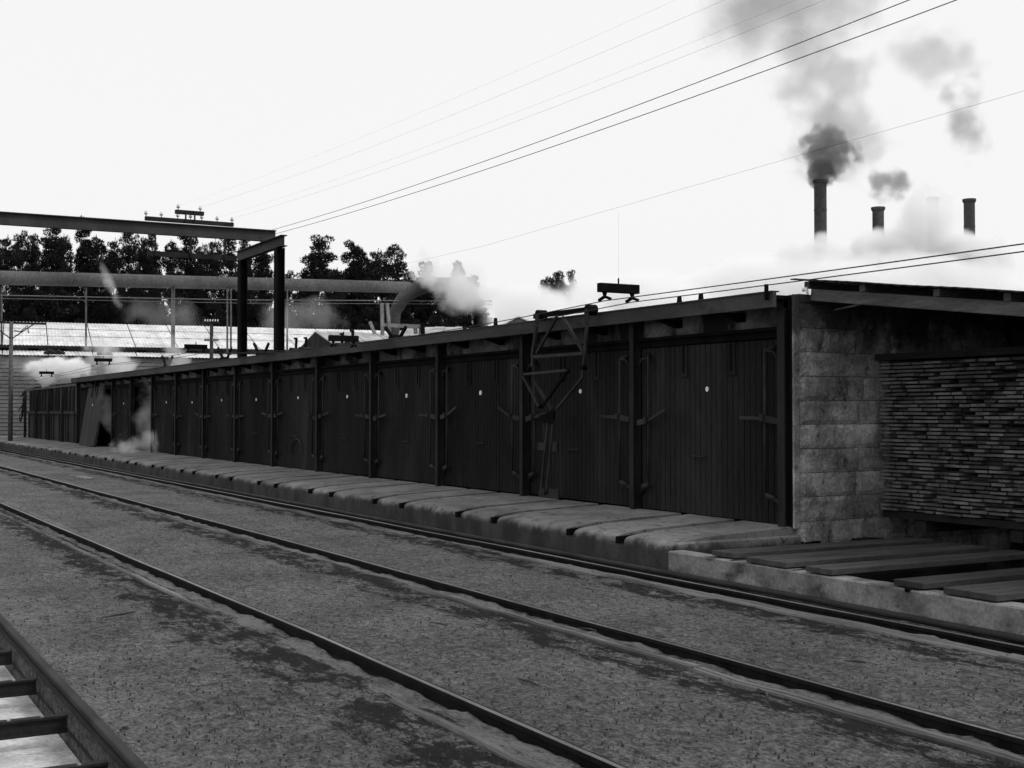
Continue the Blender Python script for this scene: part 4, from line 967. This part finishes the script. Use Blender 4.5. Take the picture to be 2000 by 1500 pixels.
# ------------------------------------------------------------------ chimneys
CH = [(1602, 352, 24, 'tallest dark iron chimney, leftmost, with smoke pouring from its top'), (1715, 405, 22, 'second chimney with only its dark cap clear of the steam'),
      (1822, 386, 20, 'third chimney, faint and pale in the steam'), (1893, 389, 21, 'rightmost chimney with a dark top standing in steam')]
for (u, v, w, lb) in CH:
    T = 112; p_ = atT(u, v, T); r = w / 2 / (F / T)
    t = thing('iron_chimney', (p_.x, p_.y, 0), lb, 'chimney', 'iron chimneys of the boiler house')
    b = MB(); b.tube([(p_.x, p_.y, 0), (p_.x, p_.y, p_.z - .35)], [r * 1.03, r], 24); wpart('shaft', b, M['chimney'], t, sm=False)
    b = MB(); b.tube([(p_.x, p_.y, p_.z - .36), (p_.x, p_.y, p_.z - .2), (p_.x, p_.y, p_.z)], [r * 1.0, r * 1.22, r * 1.24], 24); wpart('cap', b, M['chimney'], t)
    for k in range(1, 6):
        z = p_.z * (1 - k * .12); b = MB(); b.tube([(p_.x, p_.y, z - .05), (p_.x, p_.y, z + .05)], r * 1.05, 24); wpart('band', b, M['chimney'], t)

# ------------------------------------------------------------------ steam and smoke
def volmat(name, dens, col, ns, lo, hi, det=3, aniso=0.0, edge=1.0, off=0.0, hard=1.0):
    m = bpy.data.materials.new(name); m.use_nodes = True; nt = m.node_tree; nt.nodes.clear()
    out = nt.nodes.new('ShaderNodeOutputMaterial'); pv = nt.nodes.new('ShaderNodeVolumePrincipled')
    pv.inputs['Color'].default_value = (*([col] * 3), 1); pv.inputs['Anisotropy'].default_value = aniso; pv.inputs['Density'].default_value = 0
    tc = nt.nodes.new('ShaderNodeTexCoord'); ln = nt.nodes.new('ShaderNodeVectorMath'); ln.operation = 'LENGTH'; nt.links.new(tc.outputs['Object'], ln.inputs[0])
    geo = nt.nodes.new('ShaderNodeNewGeometry'); nz_ = nt.nodes.new('ShaderNodeTexNoise'); nz_.inputs['Scale'].default_value = ns; nz_.inputs['Detail'].default_value = det
    nz_.inputs['Roughness'].default_value = .55
    mp = nt.nodes.new('ShaderNodeVectorMath'); mp.operation = 'ADD'; mp.inputs[1].default_value = (off, off * 1.7, -off); nt.links.new(geo.outputs['Position'], mp.inputs[0]); nt.links.new(mp.outputs[0], nz_.inputs['Vector'])
    def mt(op, a, b):
        n_ = nt.nodes.new('ShaderNodeMath'); n_.operation = op
        for i, x in enumerate((a, b)):
            if isinstance(x, (int, float)): n_.inputs[i].default_value = x
            else: nt.links.new(x, n_.inputs[i])
        return n_.outputs[0]
    r2 = mt('POWER', ln.outputs[1], 1.5)
    s = mt('SUBTRACT', nz_.outputs[0], mt('MULTIPLY', r2, edge * .5))
    mr = nt.nodes.new('ShaderNodeMapRange'); mr.interpolation_type = 'SMOOTHSTEP'; mr.inputs[1].default_value = lo; mr.inputs[2].default_value = hi; nt.links.new(s, mr.inputs[0])
    rim = nt.nodes.new('ShaderNodeMapRange'); rim.interpolation_type = 'SMOOTHSTEP'; rim.inputs[1].default_value = 1.0; rim.inputs[2].default_value = .75; nt.links.new(ln.outputs[1], rim.inputs[0])
    nt.links.new(mt('MULTIPLY', mt('MULTIPLY', mr.outputs[0], rim.outputs[0]), dens), pv.inputs['Density']); nt.links.new(pv.outputs[0], out.inputs['Volume']); return m
bm = bmesh.new(); bmesh.ops.create_icosphere(bm, subdivisions=3, radius=1.0); ICO = bpy.data.meshes.new('cloud'); bm.to_mesh(ICO); bm.free()
def cloud(name, label, cat, u, v, T, ru, rv, rd, mat, roll=0.0, grp=None):
    """ellipsoid of vapour: half width ru and half height rv in metres, rd in depth, standing at its own distance"""
    me = ICO.copy(); me.name = name; me.materials.append(mat); c = atT(u, v, T)
    o = link(name, me, None, c); hd = math.atan2(RT.y, RT.x)
    o.rotation_euler = (Matrix.Rotation(hd, 3, 'Z') @ Matrix.Rotation(roll, 3, 'Y')).to_euler(); o.scale = (ru, rd, rv); return tag(o, label, cat, grp)
def px(n_, T): return n_ * T / F
ST = lambda k, d, ns, lo=.15, hi=.36, **kw: volmat('steam_%s' % k, d, .995, ns, lo, hi, det=5, **kw)
def steam(lb, u, v, T, ru, rv, rd, d, ns, lo=.15, hi=.36, roll=0, off=0.0, name='steam_cloud', cat='steam', col=None, edge=1.0):
    k = len(bpy.data.materials)
    m = volmat('vapour_%d' % k, d, .995 if col is None else col, ns, lo, hi, det=5, off=off + u * .37, edge=edge)
    return cloud(name, lb, cat, u, v, T, px(ru, T), px(rv, T), rd, m, roll=R(roll))
steam('broad white steam bank veiling the lower chimneys at right', 1640, 640, 98, 640, 170, 8, 1.1, .13, .10, .24)
steam('white steam heaped above the kiln roof between the pines and the chimneys', 1250, 640, 92, 330, 130, 7, .9, .2, .12, .34, off=8)
steam('white steam drifting over the kiln roof where the pines end', 1030, 610, 84, 130, 90, 5, .8, .28, .16, .40, off=4)
steam('steam plume blowing across the end of the duct', 900, 560, 70, 130, 70, 2.4, 1.1, .55, .20, .46, roll=24, off=1)
steam('thin rising steam wisp above the duct elbow', 830, 520, 72, 50, 66, 1.4, .9, .9, .26, .50, off=5)
steam('steam veiling the second chimney shaft', 1718, 512, 100, 100, 92, 2.5, 1.6, .30, .14, .30, off=2)
steam('steam hiding most of the third chimney', 1815, 450, 100, 80, 105, 3, .9, .32, .12, .36, off=7)
steam('steam around the lower part of the rightmost chimney', 1900, 505, 100, 100, 88, 3, 1.6, .32, .14, .30, off=9)
steam('steam covering the foot of the tallest chimney', 1600, 535, 100, 110, 90, 3, 1.4, .3, .14, .32, off=3)
steam('brilliant white steam boiling over the far kiln roof', 122, 726, 58.5, 92, 44, 1.5, 6.0, 1.25, .24, .42, off=4)
steam('grey steam rolling down from the far kiln roof', 214, 708, 52, 110, 70, 1.3, 1.8, 1.2, .26, .50, off=6, roll=24)
steam('thin steam spreading left along the clapboard wall', 60, 716, 60, 90, 46, 1.2, .45, .9, .22, .50, off=14)
steam('low steam spreading over the platform before the open bay', 300, 868, 40.5, 130, 48, 1.0, 2.0, 1.6, .24, .50, off=2)
steam('steam rising along the open kiln bay', 292, 806, 41.3, 60, 110, .6, 1.1, 1.3, .24, .54, off=12)
steam('small steam puff curling over the header left of the gantry', 346, 704, 41, 44, 80, .5, 1.8, 1.6, .24, .52, off=1.5, roll=-8)
steam('slender steam streak slanting up before the pines', 222, 570, 66, 19, 110, .6, .8, 1.0, .20, .46, off=5, roll=-26)
steam('steam licking the leaning pale door', 215, 800, 46, 34, 100, .6, .5, 1.2, .26, .52, off=22, roll=-14)
steam('dim steam drifting low before the pines beside the gantry', 590, 622, 72, 120, 60, 2, .20, .5, .22, .5, off=3)
steam('dim steam drifting low before the pines left of the gantry', 310, 612, 72, 130, 66, 2, .09, .5, .24, .52, off=9)
SK = dict(name='smoke_plume', cat='smoke')
steam('dense grey smoke billowing above the tallest chimney', 1616, 300, 112, 92, 76, 2.2, 1.3, .75, .20, .42, off=3.6, col=.34, roll=18, **SK)
steam('dark throat of smoke leaving the mouth of the tallest chimney', 1603, 338, 112, 36, 40, .8, 3.0, 1.2, .10, .34, off=5, col=.28, **SK)
steam('thinner smoke rising above the tallest chimney', 1635, 225, 112, 170, 190, 3.5, .30, .30, .20, .52, off=6, col=.45, **SK)
steam('dark patch of smoke at the top of the frame among the wires', 1520, 20, 112, 280, 230, 4, .26, .17, .22, .52, off=2, col=.35, roll=20, **SK)
steam('small dark smoke puff drifting above the second chimney', 1742, 358, 112, 84, 56, 2, .8, .5, .25, .48, off=4, col=.38, **SK)
steam('tall grey smoke patch above the rightmost chimney', 1882, 228, 112, 74, 150, 2.4, .46, .36, .24, .52, off=8.7, col=.4, **SK)
steam('pale smoke patch high above the third chimney', 1830, 105, 112, 150, 120, 3, .22, .26, .24, .54, off=1, col=.45, **SK)

# ------------------------------------------------------------------ small things lying in the yard
def stick(u0, v0, u1, v1, r, lb, cat='stick', mat='plank'):
    a_, c_ = atZ(u0, v0, .012), atZ(u1, v1, .012); m_ = a_.lerp(c_, .5) + Vector((.02, .01, .004))
    b = MB(); b.tube([a_, m_, c_], [r * .5, r, r * .7], 6); wobj('broken_stick', b, M[mat], lb, cat)
stick(200, 1206, 262, 1195, .010, 'dark thin stick lying on the dirt at left between the tracks')
stick(333, 1254, 360, 1251, .012, 'short dark wood chip lying below the long stick')
stick(1130, 1226, 1165, 1232, .008, 'short twig on the dirt before the middle rail')
for (u0, v0, u1, v1, r_) in ((840, 1215, 872, 1222, .007), (1010, 1325, 1050, 1338, .008), (1480, 1345, 1500, 1362, .008), (620, 1120, 655, 1118, .009), (455, 1370, 470, 1392, .007), (1650, 1290, 1690, 1294, .009)):
    stick(u0, v0, u1, v1, r_, ('dark wood splinter on the dirt ' + {840: 'between the nearest and middle rails at left', 1010: 'in the lower middle of the yard', 1480: 'at the lower right before the middle rail', 620: 'between the tracks below the hooped door', 455: 'in the lower left corner of the yard', 1650: 'between the two far rails at right'}[u0]), 'splinter')
a_ = atZ(160, 933, .0); b = MB(); b.box(a_.x - .9, a_.x + .8, a_.y - .14, a_.y + .14, -.02, .035); b.v = [(x + (.35 * (y - a_.y)), y, z) for x, y, z in b.v]
wobj('stone_slab', b, M['concrete_face'], 'pale flat stone lying between the far tracks at left', 'slab', bev=.015)
# clods and stones scattered in the dirt
b = MB(); rs = random.Random(4)
for k in range(7000):
    T = 4.2 + 22 * rs.random() ** 1.8; u = rs.uniform(-50, 2050); p_ = atZ(u, HOR + F * EYE / T, 0)
    if p_.y < 1.5 or p_.y > 7.6 or any(-.40 < p_.y - r < .06 for r in RAILS): continue
    s_ = rs.uniform(.003, .008) * (1 + 1.4 * (rs.random() < .05)); a = rs.uniform(0, 6.28); zc = s_ * .3
    vv = [(p_.x + s_ * math.cos(a + k2 * 1.257) * rs.uniform(.7, 1.2), p_.y + s_ * math.sin(a + k2 * 1.257) * rs.uniform(.7, 1.2), zc - .01) for k2 in range(5)]
    vv += [(p_.x + (q_[0] - p_.x) * .62, p_.y + (q_[1] - p_.y) * .62, zc + s_ * rs.uniform(.25, .5)) for q_ in vv]
    b.add(vv, [(i, (i + 1) % 5, 5 + (i + 1) % 5, 5 + i) for i in range(5)] + [(5, 6, 7, 8, 9)])
o = link('dirt_clods', b.mesh('dirt_clods', M['plank'])); tag(o, 'dark crumbs of earth and bark scattered over the yard dirt', 'dirt', kind='stuff')
